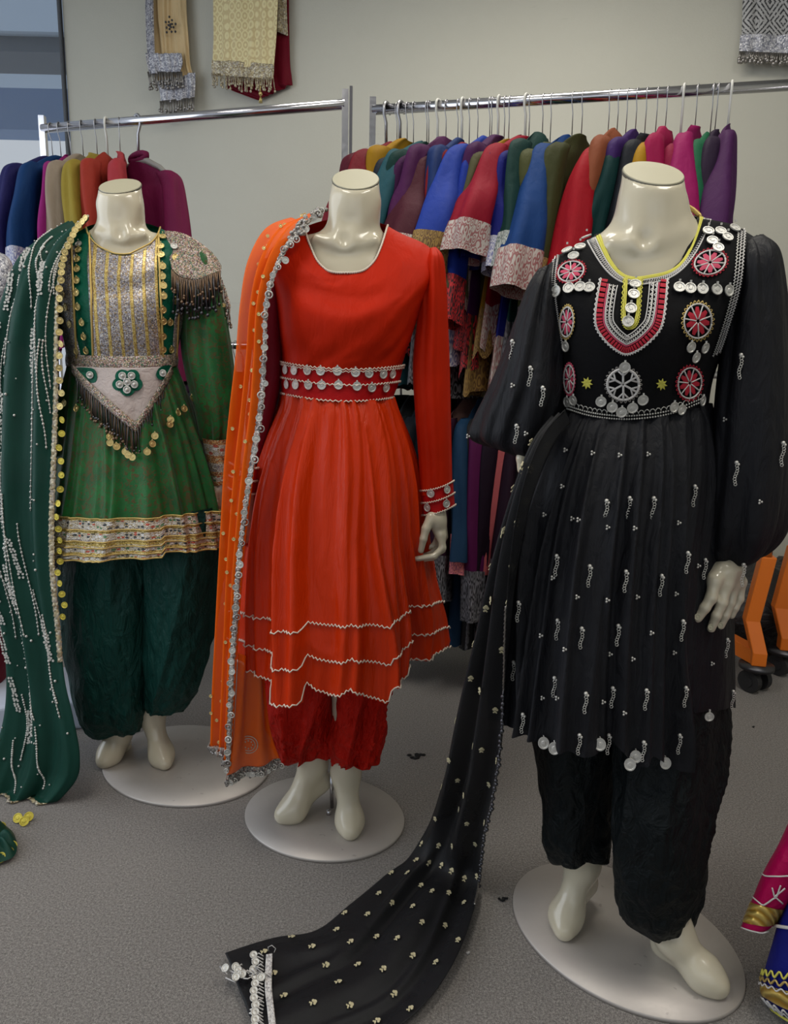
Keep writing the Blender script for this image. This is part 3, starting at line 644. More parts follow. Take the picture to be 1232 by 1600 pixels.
UP = [ # x on rod, colour, sleeve colour, cuff, hem, sleeve length, label, hanger, yaw extra
 (597, (96, 26, 44), None, None, None, .36, 'maroon patterned dress, first at the left end of the upper rod', 'grey', 12),
 (606, (128, 24, 40), None, None, None, .36, 'crimson dress second from the left end of the upper rod', 'wire', 14),
 (619, (150, 128, 92), None, None, 'gold', .40, 'tan dress on a grey hanger near the left end of the upper rod', 'grey', 16),
 (630, (176, 132, 20), None, 'dark', None, .36, 'mustard yellow dress near the left end of the upper rod', 'wire', 12),
 (640, (30, 42, 58), None, 'dark', None, .42, 'dark navy dress between the yellow and the teal one', 'wire', 12),
 (653, (40, 92, 104), None, None, None, .58, 'teal dress with long plain sleeve, just right of the yellow one', 'wire', 15),
 (664, (16, 62, 58), None, 'whitegreen', 'dark', .5, 'dark teal-green dress right of the teal one', 'wire', 12),
 (678, (74, 22, 78), None, 'dark', 'red', .52, 'purple dress, leftmost of the purple ones', 'white', 14),
 (691, (86, 30, 84), None, None, 'dark', .40, 'plum purple dress behind the white-cuffed maroon one', 'wire', 12),
 (702, (84, 30, 46), None, 'white', 'red', .42, 'dull maroon dress with white embroidered cuff', 'wire', 18),
 (716, (34, 60, 118), None, 'dark', 'red', .5, 'steel blue dress on a white hanger left of the brick red one', 'white', 8),
 (728, (142, 26, 36), None, 'red', 'red', .56, 'brick red dress with a rose-patterned cuff', 'wire', 15),
 (741, (26, 34, 84), None, 'dark', 'dark', .5, 'navy dress between the brick red and the bright blue ones', 'wire', 8),
 (752, (42, 72, 176), None, 'gold', 'whiteblue', .46, 'bright blue dress with gold-edged bell sleeve', 'wire', 20),
 (763, (30, 60, 168), None, 'red', 'red', .6, 'cobalt dress just right of the gold-edged blue one', 'wire', 6),
 (773, (78, 28, 84), None, 'white', 'red', .58, 'violet dress right of the two bright blue ones', 'white', 10),
 (783, (94, 92, 62), None, None, 'gold', .5, 'khaki dress left of the crimson one with white cuff', 'wire', 12),
 (790, (186, 146, 44), (20, 24, 96), None, 'gold', .4, 'yellow dress with navy sleeve left of the crimson one', 'wire', 5),
 (808, (164, 22, 48), None, 'white', 'white', .40, 'crimson dress with big white embroidered cuff', 'white', 20),
 (822, (22, 30, 128), None, 'whiteblue', 'white', .42, 'royal blue dress with white lace cuff, right of the crimson one', 'wire', 10),
 (843, (26, 66, 62), None, 'whitegreen', 'dark', .46, 'bottle green dress right of the royal blue one', 'wire', 14),
 (856, (84, 88, 50), None, None, 'dark', .48, 'olive dress left of the blue one with a white sleeve band', 'wire', 12),
 (882, (24, 70, 136), None, 'white', 'dark', .52, 'sea blue dress with a wide white band on the sleeve', 'wire', 24),
 (905, (66, 70, 36), None, 'gold', 'dark', .56, 'dark olive dress left of the plain red one', 'wire', 18),
 (939, (176, 10, 32), None, None, None, .60, 'plain bright red long-sleeved dress on the upper rod', 'wire', 12),
 (961, (150, 82, 52), None, 'whiteblue', 'dark', .44, 'terracotta dress right of the bright red one', 'wire', 12),
 (975, (18, 62, 62), None, 'dark', 'dark', .50, 'dark sea-green dress right of the terracotta one', 'wire', 10),
 (990, (66, 36, 106), None, 'red', 'red', .54, 'indigo-purple dress left of the neck of the black outfit', 'wire', 16),
 (1005, (34, 38, 46), None, 'dark', None, .5, 'charcoal dress behind the neck of the black outfit', 'wire', 10),
 (1022, (186, 138, 16), None, None, 'gold', .5, 'golden yellow dress behind the neck of the black outfit', 'wire', 10),
 (1037, (172, 20, 82), None, None, 'pink', .5, 'hot pink dress just right of the golden yellow one', 'wire', 10),
 (1062, (150, 20, 64), None, None, None, .52, 'cherry dress left of the magenta one with a button', 'white', 8),
 (1076, (164, 18, 100), None, None, 'pink', .52, 'magenta dress with a silver button on its sleeve', 'wire', 12),
 (1101, (36, 112, 76), None, None, None, .5, 'emerald green dress near the right end of the row', 'wire', 14),
 (1116, (44, 26, 54), None, None, None, .5, 'blackish plum dress between the green and the pompom one', 'wire', 6),
 (1128, (76, 28, 84), None, None, None, .5, 'purple dress edged with pompoms, last at the right of the row', 'white', 4)]
for k, (x, rgb, srgb, cf, hm, sl, lab, hk, yw) in enumerate(UP):
    feat = lab.split()[0] in ('crimson', 'bright', 'sea', 'plain', 'emerald', 'teal') or lab.startswith('purple dress edged') or lab.startswith('dull maroon') or lab.startswith('magenta')
    h = on_line(ra, rb, x+(16 if feat else 8)); drop = .145+.018*math.sin(k*3.7)
    g = garment(h, -TY-math.radians(17+(yw-12)*.75), lab, rgb, srgb, cf, L=.74+.08*math.sin(k*1.7), sl=sl*.84, seed=k*3+1, drop=drop, kind=hk, hem=hm, group=G_R, out=.15 if feat else .03+.06*abs(math.sin(k*2.1)), bell=.075 if feat else .05+.02*abs(math.sin(k*1.3)), th=.022, st=1.5 if feat else .95)
    if k == 12 or k == 17 or k == 19:   # pink paper price tags
        b = MB(); b.box((.05, -.25, -.42), (.002, .035, .09)); b.build('price_tag', gc((206, 70, 84)), g, local=True, smooth=False)
    if k == 32: b = MB(); b.disc((.045, -.225, -.2), (1, -.4, 0), .015, .004, 12); b.build('button', M_silver, g, local=True)
    if k == len(UP)-1:
        for j in range(9):
            b = MB(); b.ball((.022+.006*math.sin(j*2), .12+.10*min(1, j/3)+.006*j, -.02-.05*j), .013, 6)
            b.build('pompom', gc([(190, 150, 40), (130, 30, 40), (30, 28, 50)][j % 3]), g, local=True)
LOW = [(607, (50, 62, 60), 'grey-green dress on the lower rod behind the orange outfit', .5), (628, (26, 60, 48), 'green and white dress on the lower rod behind the orange outfit', .5), (650, (40, 44, 48), 'slate dress on the lower rod behind the orange sleeve', .5), (676, (28, 34, 44), 'ink blue dress on the lower rod behind the orange sleeve', .6),
       (700, (22, 44, 56), 'dark petrol dress on the lower rod right beside the orange sleeve', .62), (714, (64, 62, 50), 'khaki grey dress on the lower rod beside the orange sleeve', .66), (728, (58, 28, 50), 'dusky plum dress on the lower rod', .6), (742, (148, 112, 104), 'dusty pink dress with long sleeve on the lower rod', .5), (756, (34, 70, 104), 'denim blue dress on the lower rod', .45),
       (770, (96, 20, 80), 'magenta dress with rose cuff on the lower rod', .66), (788, (44, 44, 46), 'charcoal dress on the lower rod left of the black sleeve', .5), (806, (30, 12, 32), 'dark aubergine dress on the lower rod behind the black sleeve', .5), (824, (38, 14, 34), 'aubergine dress on the lower rod behind the black veil', .6), (842, (206, 104, 108), 'salmon pink dress on the lower rod behind the black sleeve', .5), (866, (30, 26, 34), 'black violet dress on the lower rod behind the black dress', .5)]
for k, (x, rgb, lab, sl) in enumerate(LOW):
    h = on_line(dn(ra, LZ), dn(rb, LZ), x)
    garment(h, -TY-math.radians(14+9*math.sin(k*2)), lab, rgb, None, ['dark', 'pink', None][k % 3] if k != 7 and k != 13 else None, L=.86, sl=sl, seed=70+k*3, drop=.115, kind='white' if k % 2 else 'wire', hem='dark' if k % 2 else None)
LL = [(80, (36, 34, 96), None, 'indigo dress at the window end of the left rack', 30), (93, (14, 62, 116), 'whiteblue', 'petrol blue dress with silver cuff at the window end', 20), (108, (156, 30, 120), None, 'magenta dress beside the petrol blue one', 6), (128, (172, 156, 138), 'pink', 'beige floral dress on the left rack', 16), (150, (170, 150, 60), 'gold', 'yellow-green dress left of the coral one', 14), (166, (176, 60, 46), None, 'orange-red checked dress on the left rack', 8), (186, (186, 62, 70), None, 'coral dress in front of the orange-red one', -8)]
for k, (x, rgb, cf, lab, yw) in enumerate(LL):
    h = on_line(la, lb, x)
    garment(h, -TY-math.radians(yw*.8-22), lab, rgb, None, cf, L=.70, sl=.40, seed=120+k*3, drop=.13, kind='wire' if k not in (5,) else 'white')
h = on_line(la, lb, 214)
garment(h, -TY-math.radians(-62), 'deep magenta striped tunic facing the room, last on the left rack', (122, 24, 72), None, 'pink', L=.8, sl=.46, seed=150, drop=.155, kind='grey', name='hanging_tunic', cat_='tunic', collar=True, out=.07, th=.045)
LL2 = [(230, (58, 22, 40)), (262, (24, 34, 50)), (300, (90, 88, 84)), (330, (46, 20, 50)), (347, (26, 30, 38)), (358, (120, 30, 60)), (368, (30, 48, 44)), (380, (38, 34, 46)), (430, (26, 30, 38))]
nm = ['wine', 'navy', 'grey', 'plum', 'slate', 'raspberry', 'forest', 'dim violet', 'ink']
for k, (x, rgb) in enumerate(LL2):
    h = on_line(dn(la, LZ2), dn(lb, LZ2), x)
    garment(h, -TY-math.radians(10+8*math.sin(k)), nm[k]+' dress on the lower rod of the left rack', rgb, None, 'dark' if k % 2 else None, L=.72, sl=.45, seed=170+k*3, drop=.115, kind='white' if k % 2 else 'wire')
# ------------------------------------------------------------------ mannequins
YM, YL, YR = 1.65, 1.91, 1.27
def cc(a, ra, b, rb, k=.02): return ('c', a, ra, b, rb, k)
def el(a, r, k=.03): return ('e', a, r, k)
def foot(knee, ank, heel, ball, toe, s=1.0):
    return [cc(knee, .052*s, ank, .030*s, .02), cc(ank, .030*s, ball, .027*s, .03), cc(ank, .029*s, heel, .024*s, .03), cc(heel, .022*s, ball, .026*s, .03),
            cc(ball, .029*s, toe, .018*s, .03)]
def plate(parent, c, rx, ry, ang, name='base_plate'):
    n = 96; a = np.linspace(0, 2*np.pi, n, endpoint=False); x = rx*np.cos(a); y = ry*np.sin(a)
    R = lambda s: np.stack([c[0]+s*(x*math.cos(ang)-y*math.sin(ang)), c[1]+s*(x*math.sin(ang)+y*math.cos(ang))], -1)
    V = []; 
    for s, z in ((1, .0005), (1, .006), (.992, .009), (.5, .0092)): V.append(np.c_[R(s), np.full(n, z)])
    F = [(k*n+i, k*n+(i+1) % n, (k+1)*n+(i+1) % n, (k+1)*n+i) for k in range(3) for i in range(n)]+[tuple(3*n+i for i in range(n)), tuple(range(n))[::-1]]
    return mk(name, np.concatenate(V), F, M_plate, parent)
def mannequin(label, Y0, px, base, feet, s=1.0):
    """px: pixel landmarks of neck and shoulders"""
    root = thing('mannequin', label, 'mannequin', (base[0][0], base[0][1], 0))
    nx, yt0, yt1, r = px['cap']                      # neck centre, far and near edge of the cap, radius
    zn = P(nx, yt1, Y0-r)[2]; zf = P(nx, yt0, Y0+r)[2]; cx = P(nx, (yt0+yt1)/2, Y0)[0]; cz = (zn+zf)/2
    cC = A([cx, Y0, cz]); d = A([0, 2*r, zf-zn]); d /= np.linalg.norm(d); nrm = np.cross(A([1, 0, 0]), d); 
    q = lambda k, dy=0: P(px[k][0], px[k][1], Y0+dy)
    nb = q('nbase', .012); sl, sr = q('shl', .01), q('shr', .01)
    pr = [cc(cC+A([0, 0, .08]), r, cC-A([0, 0, .07]), r*1.0, .01), cc(cC-A([0, 0, .05]), r*1.0, nb, r*1.06, .02),
          cc(nb-A([0, 0, .028]), r*.8, nb*.45+sl*.55+A([0, .006, -.018]), .030*s, .024), cc(nb-A([0, 0, .028]), r*.8, nb*.45+sr*.55+A([0, .006, -.018]), .030*s, .024),
          cc(nb*.3+sl*.7, .034*s, sl, .034*s, .03), cc(nb*.3+sr*.7, .034*s, sr, .034*s, .03)]
    ch = q('chest'); pr += [el(ch, (.125*s, .070*s, .15*s), .04)]
    ntc = q('notch', -.054*s)
    for e in ('cl', 'cr'):
        c_ = q(e, -.034*s)*.72+ntc*.28; pr += [cc(ntc+A([.012*np.sign(c_[0]-ntc[0]), .004, 0]), 0.008*s, c_, .0065*s, .022)]
    for sg in (-1, 1): pr += [cc(cC+A([sg*r*.75, -r*.35, -.05]), .010, ntc+A([sg*.010, .006, .008]), .008, .022)]
    pr += [('e', ntc+A([0, -.012, .012]), (.012, .012, .014), -.012)]
    w = q('waist'); hp = q('hip'); pr += [cc(ch+A([0, .01, -.03]), .075*s, w, .07*s, .05), cc(w, .07*s, hp, .10*s, .05)]
    for arm in px['arms']:
        a = [P(x, y, Y0+dy) for x, y, dy in arm[:-1]]; 
        pr += [cc(a[0], .034*s, a[1], .030*s, .02), cc(a[1], .030*s, a[2], arm[-1], .02)]
    for kn, an, he, ba, to in feet:
        pr += [cc(hp+A([kn[0]-hp[0], 0, 0])*.6, .075*s, kn, .052*s, .04)]+foot(kn, an, he, ba, to, s)
    V, F = sdf(pr, .0052, cut=[(cC, nrm if nrm[2] > 0 else -nrm)])
    ob = mk('body', V, F, M_skin, root); sm = ob.modifiers.new('smooth', 'SMOOTH'); sm.factor = .5; sm.iterations = 4
    nn = nrm if nrm[2] > 0 else -nrm; a = np.linspace(0, 2*np.pi, 48, endpoint=False); L = np.linalg.norm(A([0, 2*r, zf-zn]))/2
    ring = lambda k, h: cC+k*(np.cos(a)[:, None]*A([r, 0, 0])+np.sin(a)[:, None]*d*L)+nn*h
    V = np.concatenate([ring(1.0, -.004), ring(1.012, -.001), ring(1.0, .0008)]); F = [(k*48+i, k*48+(i+1) % 48, (k+1)*48+(i+1) % 48, (k+1)*48+i) for k in (0, 1) for i in range(48)]
    mk('neck_rim', V, F+[tuple(range(48))[::-1], tuple(96+i for i in range(48))], M_rim, root, smooth=False)
    V = np.concatenate([ring(.985, .0008), ring(.97, .0022)]); F = [(i, (i+1) % 48, 48+(i+1) % 48, 48+i) for i in range(48)]+[tuple(48+i for i in range(48))]
    mk('neck_cap', V, F, M_cap, root, smooth=False)
    plate(root, base[0], base[1], base[2], base[3])
    return root
def hand(parent, prims, h=.0021, post=2):
    V, F = sdf(prims, h); o = mk('hand', V, F, M_skin, parent); m = o.modifiers.new('s', 'SMOOTH'); m.iterations = post; m.factor = .5; return o
def finger(pts, r0, r1, k=.004):
    n = len(pts)-1; return [cc(pts[i], r0+(r1-r0)*i/n, pts[i+1], r0+(r1-r0)*(i+1)/n, k if i else .009) for i in range(n)]
def nails(parent, tips):
    b = MB()
    for t_, d, r in tips: b.disc(t_, d, r*.55, .0006, 10, ry=r*.75)
    return b
# --- middle
f1 = (P(492, 1000, YM+.02), P(490, 1188, YM+.04), P(500, 1222, YM+.06), P(458, 1268, 1.652), P(440, 1284, 1.635))
f2 = (P(548, 1000, YM-.02), P(541, 1205, YM-.01), P(541, 1235, YM+.035), P(547, 1285, 1.605), P(548, 1312, 1.575))
for f_ in (f1, f2): f_[3][2] = .034; f_[4][2] = .027
mq_m = mannequin('headless glossy cream mannequin on an oval steel plate wearing the orange-red outfit', YM,
    dict(cap=(556, 265, 297, .0515), nbase=(552, 352), shl=(448, 412), shr=(660, 418), chest=(545, 470), notch=(538, 383), cl=(478, 366), cr=(606, 372),
         waist=(535, 600), hip=(520, 760), arms=[[(445, 424, .01), (412, 560, .0), (380, 752, -.03), .024], [(660, 426, .01), (678, 580, .005), (684, 790, -.01), .023]]),
    ((-.166, 1.674), .215, .179, math.radians(-18.5)), [f1, f2])
b = MB(); p = P(514, 1262, 1.67); p[2] = .009; b.tube([p, p+A([0, 0, .012])], .006, 10); b.tube([p+A([0.006, .03, 0]), p+A([.004, .02, .11])], .005, 10); b.build('leg_rod', M_chrome, mq_m)
# right hand of the picture: loosely closed, thumb meeting the fingers
Yh = YM-.03; q = lambda x, y, d=0: P(x, y, Yh+d)
pr = [cc(q(685, 792, .01), .019, q(684, 814), .019, .01), cc(q(681, 812, -.004), .018, q(689, 836, -.002), .014, .014), cc(q(686, 812, .014), .017, q(692, 838, .02), .013, .014)]
pr += finger([q(690, 836, -.012), q(692, 856, -.014), q(679, 869, -.02), q(651, 873, -.022)], .0092, .0068)
pr += finger([q(691, 838, .006), q(691, 859, .004), q(676, 871, -.002), q(655, 875, -.006)], .0088, .0066)
pr += finger([q(689, 838, .022), q(686, 856, .02), q(672, 866, .014), q(660, 868, .01)], .0082, .006)
pr += finger([q(685, 836, .034), q(680, 850, .032), q(668, 858, .026)], .0075, .0055)
pr += finger([q(674, 808, -.012), q(666, 826, -.022), q(662, 842, -.026), q(658, 860, -.024)], .0118, .0072)
hand(mq_m, pr)
Yh = YM-.05
pr = [cc(q(380, 750), .022, q(380, 775), .020, .01), cc(q(378, 775, -.006), .017, q(382, 800, -.004), .013, .014), cc(q(386, 775, .008), .015, q(390, 800, .01), .012, .014)]
for k, (x, y) in enumerate(((372, 845), (380, 850), (388, 846), (395, 836))): pr += finger([q(376+5*k, 800, -.01+.008*k), q(x+1, 822, -.012+.008*k), q(x, y, -.004+.008*k)], .0085, .0062)
pr += finger([q(372, 782, -.012), q(366, 800, -.022), q(368, 818, -.026)], .011, .0075)
hand(mq_m, pr)
# --- left
f1 = (P(185, 960, YL), P(186, 1146, YL+.02), P(190, 1165, YL+.07), P(172, 1188, 1.90), P(163, 1201, 1.872))
f2 = (P(235, 950, YL), P(237, 1115, YL+.03), P(242, 1140, YL+.07), P(253, 1180, 1.90), P(259, 1202, 1.868))
for f_ in (f1, f2): f_[3][2] = .034; f_[4][2] = .027
mq_l = mannequin('headless glossy white mannequin on an oval steel plate wearing the green outfit', YL,
    dict(cap=(188, 280, 303, .0515), nbase=(190, 350), shl=(100, 404), shr=(284, 404), chest=(190, 450), notch=(190, 372), cl=(140, 362), cr=(238, 364),
         waist=(190, 565), hip=(205, 700), arms=[[(96, 412, .01), (70, 540, .0), (80, 700, -.03), .024], [(288, 412, .0), (328, 560, .0), (345, 745, -.015), .022]]),
    ((-.60, 1.913), .261, .208, math.radians(-25)), [f1, f2])
Yh = YL-.025
pr = [cc(q(346, 740), .020, q(347, 764), .019, .01), cc(q(346, 764), .017, q(348, 780), .013, .012)]
for k, (x, y) in enumerate(((338, 800), (345, 806), (351, 804), (356, 796))): pr += finger([q(341+4*k, 778, -.01+.008*k), q(x, 790, -.012+.008*k), q(x, y, -.002+.008*k)], .0082, .006)
pr += finger([q(338, 766, -.014), q(335, 774, -.022), q(338, 785, -.026)], .010, .007)
hand(mq_l, pr)
# --- right
f1 = (P(900, 1160, YR+.05), P(911, 1345, 1.335), P(914, 1378, 1.375), P(884, 1438, 1.30), P(881, 1464, 1.268))
f2 = (P(1040, 1200, YR+.02), P(1054, 1462, 1.20), P(1040, 1475, 1.245), P(1102, 1528, 1.16), P(1122, 1550, 1.142))
for f_ in (f1, f2): f_[3][2] = .034; f_[4][2] = .027
mq_r = mannequin('headless glossy cream mannequin on an oval steel plate wearing the black outfit', YR,
    dict(cap=(1021, 254, 290, .0500), nbase=(1018, 345), shl=(905, 440), shr=(1150, 422), chest=(1015, 470), notch=(1005, 385), cl=(940, 377), cr=(1085, 360),
         waist=(1000, 640), hip=(985, 850), arms=[[(890, 452, .01), (820, 590, .04), (832, 690, -.035), .022], [(1162, 436, .01), (1185, 650, .03), (1138, 880, -.03), .023]]),
    ((.501, 1.295), .241, .187, math.radians(-41.6)), [f1, f2], .97)
Yh = YR-.06
pr = [cc(q(1140, 876, .022), .019, q(1137, 892, .008), .021, .01), cc(q(1128, 892, .002), .015, q(1118, 906, -.008), .0125, .012), cc(q(1137, 894, .004), .016, q(1136, 912, -.004), .0125, .012), cc(q(1144, 893, .008), .015, q(1149, 910, .006), .012, .012), cc(q(1148, 892, .014), .015, q(1157, 908, .018), .0105, .012)]
pr += finger([q(1118, 905, -.010), q(1112, 934, -.018), q(1102, 950, -.02), q(1091, 966, -.018)], .0112, .0078)
pr += finger([q(1136, 912, -.006), q(1129, 942, -.014), q(1120, 962, -.016), q(1112, 982, -.012)], .0102, .0074)
pr += finger([q(1149, 912, .006), q(1142, 942, 0), q(1134, 962, -.002), q(1127, 978, 0)], .0092, .0066)
pr += finger([q(1159, 910, .018), q(1156, 936, .014), q(1149, 950, .012), q(1144, 962, .012)], .0084, .006)
pr += finger([q(1122, 890, .012), q(1105, 898, .014), q(1097, 914, .012), q(1091, 927, .010)], .0125, .0078)
hd = hand(mq_r, pr)
b = MB(); 
for x, y, d in ((1090, 964, -.0265), (1111, 980, -.02), (1126, 977, -.007)): b.disc(q(x, y, d), (-.25, -1, .25), .0048, .0008, 10, ry=.006)
b.build('nail', M_cap, hd)
Yh = YR-.05
pr = [cc(q(832, 672), .021, q(830, 694), .019, .01), cc(q(828, 694, -.004), .015, q(826, 716, -.004), .011, .012), cc(q(835, 694, .008), .015, q(835, 716, .01), .011, .012)]
for k, (x, y) in enumerate(((820, 756), (827, 764), (835, 760), (842, 750))): pr += finger([q(822+6*k, 716, -.01+.008*k), q(x+1, 736, -.016+.008*k), q(x, y, -.008+.008*k)], .0085, .006)
pr += finger([q(822, 700, -.012), q(815, 716, -.02), q(815, 734, -.022)], .010, .007)
hand(mq_r, pr)
# ------------------------------------------------------------------ orange-red outfit
def per(f):                              # makes a fold function run on around the tube
    def g(u, v):
        u = np.asarray(u, float) % 1.0; w = np.clip((u-.88)/.12, 0, 1); w = w*w*(3-2*w); return f(u, v)*(1-w)+f(u-1, v)*w
    return g
def folds(N, a0, a1, seed, vs=1.1, sharp=1.0):
    def f(u, v):
        n = vn(u*N+.7*vn(u*3+1, v*2, seed), v*vs, seed); n = np.sign(n)*np.abs(n)**sharp
        return (a0+(a1-a0)*v)*(n+.45*vn(u*N*2.3, v*vs*1.6, seed+7))
    return per(f)
def zig(S, th0, th1, v0, amp, n, off, r, mat, name, parent, vfun=None):
    th = np.linspace(th0, th1, n); v = np.full(n, v0) if vfun is None else vfun(th)
    q = S(th, v, off); q[:, 2] += amp*np.where(np.arange(n) % 2, 1, -1)
    b = MB(); b.tube(q, r, 5); return b.build(name, mat, parent)
TH = np.pi
dress = thing('dress', 'orange-red long-sleeved dress with coin belt on the middle mannequin', 'dress', (-.12, YM, 1.1))
bod = Loft([(478, 354, 604, 352, 73, 12, .086), (462, 364, 625, 364, 76, 16, .094), (432, 380, 668, 384, 74, 20, .105, .004), (416, 408, 690, 412, 62, 22, .112, .004), (424, 455, 668, 460, 40, 20, .128),
            (432, 510, 648, 515, 22, 12, .126), (438, 548, 634, 552, 12, 6, .112), (439, 570, 628, 574, 9, 5, .103)], YM, per(lambda u, v: .0035*np.clip(v*3-.5, 0, 1)*vn(u*13+v*5, v*4-u*5, 5)+.0015*vn(u*30+v*9, v*5, 6)), sq=.9, sp=1.6)
bod.build('bodice', M_red_velvet, dress, 180, 90)
bb = bod.bvh()
wb_ = Loft([(437, 564, 631, 570, 9, 5, .106), (438, 590, 624, 597, 9, 5, .104), (440, 615, 614, 622, 9, 5, .105)], YM, sq=.9); wb_.build('waistband', M_red_band, dress, 120, 12); bw = wb_.bvh()
for v0 in (.03, .48, .97): zig(wb_.S, .02, TH-.02, v0, .0018, 84, .003, .0015, M_cream_thread, 'rickrack', dress)
if True:
    zig(wb_.S, .02, TH-.02, .12, .0016, 84, .003, .0012, M_cream_thread, 'rickrack', dress)
    th = np.linspace(-.05, TH+.05, 200); q_ = bod.S(th, 0*th+.004, .002); q_[:, 2] += .0012*np.sin(np.arange(200)*2.1); MB().tube(q_, .0022, 5).build('neck_trim', M_cream_thread, dress)
def coin(bv, x, y, r, mat, parent, name='coin', t=.0018, lugs=True, off=.002, ry=None, tilt=None):
    c, n = hit(bv, x, y, off)
    if c is None: return None
    b = MB(); b.disc(c, n, r, t, 16, ry=ry)
    if lugs: b.box(c+A([0, 0, r*1.12])+n*t*.5, (r*.3, t, r*.35))
    return b.build(name, mat, parent, smooth=False)
zz = lambda x, y: (320+x/3.08, 250+y/3.08)
for x, y in ((392, 1010), (434, 1013), (497, 1013), (560, 1015), (640, 1015), (726, 1022), (790, 1026), (858, 1030), (902, 1030), (398, 1080), (441, 1082), (502, 1083), (565, 1083), (645, 1082), (733, 1088), (803, 1095), (871, 1096)):
    coin(bw, *zz(x, y), .0098, M_silver, dress)
hx = A([(375, 1030), (405, 1044), (440, 1062), (443, 1091), (482, 1090), (484, 1062), (500, 1074), (517, 1083), (534, 1077), (548, 1068), (570, 1082), (598, 1091), (603, 1064), (614, 1060), (626, 1053), (630, 1036), (658, 1043), (675, 1032), (684, 1010)], float)
def rhem(u):
    x = 375+u*309; return np.interp(x, hx[:, 0], hx[:, 1])-(1030*(1-u)+1012*u+14*np.sin(np.pi*u))
def boxp(u, c, w, a, s=.006):            # one pleat standing out between two edges
    return a*(1/(1+np.exp(-np.clip((u-(c-w))/s, -40, 40)))-1/(1+np.exp(-np.clip((u-(c+w))/s, -40, 40))))
def ridges(N, seed, w0, w1, a, wob=.02):
    r_ = random.Random(seed); L = [((k+.5+r_.uniform(-.35, .35))/N, r_.uniform(w0, w1), r_.uniform(.45, 1)*a, r_.random()*9, r_.uniform(-.5, .6)) for k in range(N)]
    def f(u, v):
        o = 0
        for c_, w_, a_, ph, sk_ in L:
            d = u-c_-wob*np.sin(v*2.2+ph)*v; d = d-np.round(d); e = d/w_; o = o+a_*np.exp(-e**2)*(1+sk_*np.tanh(e*2))*(.75+.25*np.sin(v*5+ph))
        return o
    return f
RR = ridges(30, 3, .005, .012, .027)
def rfold(u, v):
    g = np.exp(-v*3.5)*.008*vn(u*64, v*.9, 3); L = v**1.1
    n_ = vn(u*17+.5*vn(u*3, v*2, 1), v*.6, 11); f = L*(.032*(1-2*np.abs(n_)**.7)+.014*(1-2*np.abs(vn(u*33, v*.9, 12)))+.006*vn(u*60+vn(u*5, v*5, 2), v*5, 13))
    th = u*2*np.pi; s = (1-np.cos(th))/2; front = (np.sin(th) > 0)
    p = boxp(s, .275, .062, .030)+boxp(s, .60, .135, .014, .01)+boxp(s, .46, .05, -.010, .01)+boxp(s, .92, .06, -.035, .008)+boxp(s, .77, .04, .008)
    return g+.55*f+RR(u, v)*np.clip(v*1.6, .15, 1)+front*p*np.clip(v*1.3-.15, 0, 1)
sk = Loft([(440, 612, 614, 620, 9, 5, .105), (434, 640, 626, 648, 8, 4, .118), (414, 690, 645, 705, 8, 0, .135), (398, 750, 656, 770, 6, 0, .15), (389, 830, 661, 840, 6, 0, .162), (383, 910, 672, 900, 8, 0, .172), (378, 980, 684, 965, 12, 0, .18), (375, 1030, 682, 1012, 14, 0, .184)],
          YM, per(rfold), rhem, 5.0)
sk.build('skirt', M_red_satin, dress, 420, 130)
for v0 in (.80, .895, .993): zig(sk.S, .03, TH-.03, v0, .0026, 170, .004, .0018, M_cream_thread, 'rickrack', dress)
def sleeve(rows, Y0, mat, parent, fold, name='sleeve', nu=90, nv=90, **k):
    l = Loft(rows, Y0, fold, **k); l.build(name, mat, parent, nu, nv); return l
s1 = sleeve([(662, 398, 684, 386, -4, 0, .01), (654, 412, 696, 402, -4, 0, .05), (652, 450, 701, 440, 0, 0, .06), (650, 500, 703, 495, 0, 0, .06), (644, 570, 705, 565, 0, 0, .058), (648, 640, 706, 640, 0, 0, .056), (655, 715, 707, 708, 0, 0, .05), (658, 775, 708, 760, 3, 0, .045)], YM, M_red_velvet, dress, folds(12, .008, .011, 31, .8, .8))
cf = Loft([(657, 766, 708, 750, 4, 0, .047), (660, 806, 711, 789, 4, 0, .048)], YM); cfo = cf.build('cuff', M_red_band, dress, 60, 8); bc = cf.bvh()
for v0 in (.04, .5, .96): zig(cf.S, .02, TH-.02, v0, .0015, 44, .003, .0015, M_cream_thread, 'rickrack', cfo)
for x, y in ((674, 771), (698, 765), (669, 793), (697, 787)): coin(bc, x, y, .0095, M_silver, cfo)
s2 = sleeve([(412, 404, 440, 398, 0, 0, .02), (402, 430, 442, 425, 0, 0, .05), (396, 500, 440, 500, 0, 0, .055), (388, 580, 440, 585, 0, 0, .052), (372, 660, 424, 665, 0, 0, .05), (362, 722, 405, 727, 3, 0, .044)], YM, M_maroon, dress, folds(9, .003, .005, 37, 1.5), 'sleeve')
cf2 = Loft([(361, 722, 404, 730, 4, 0, .045), (359, 763, 401, 772, 4, 0, .045)], YM-.03); cfo = cf2.build('cuff', M_red_band, dress, 60, 8); bc = cf2.bvh()
for v0 in (.04, .5, .96): zig(cf2.S, .02, TH-.02, v0, .0015, 40, .003, .0018, M_cream_thread, 'rickrack', cfo)
for x, y in ((374, 738), (390, 741), (380, 758)): coin(bc, x, y, .009, M_silver, cfo)
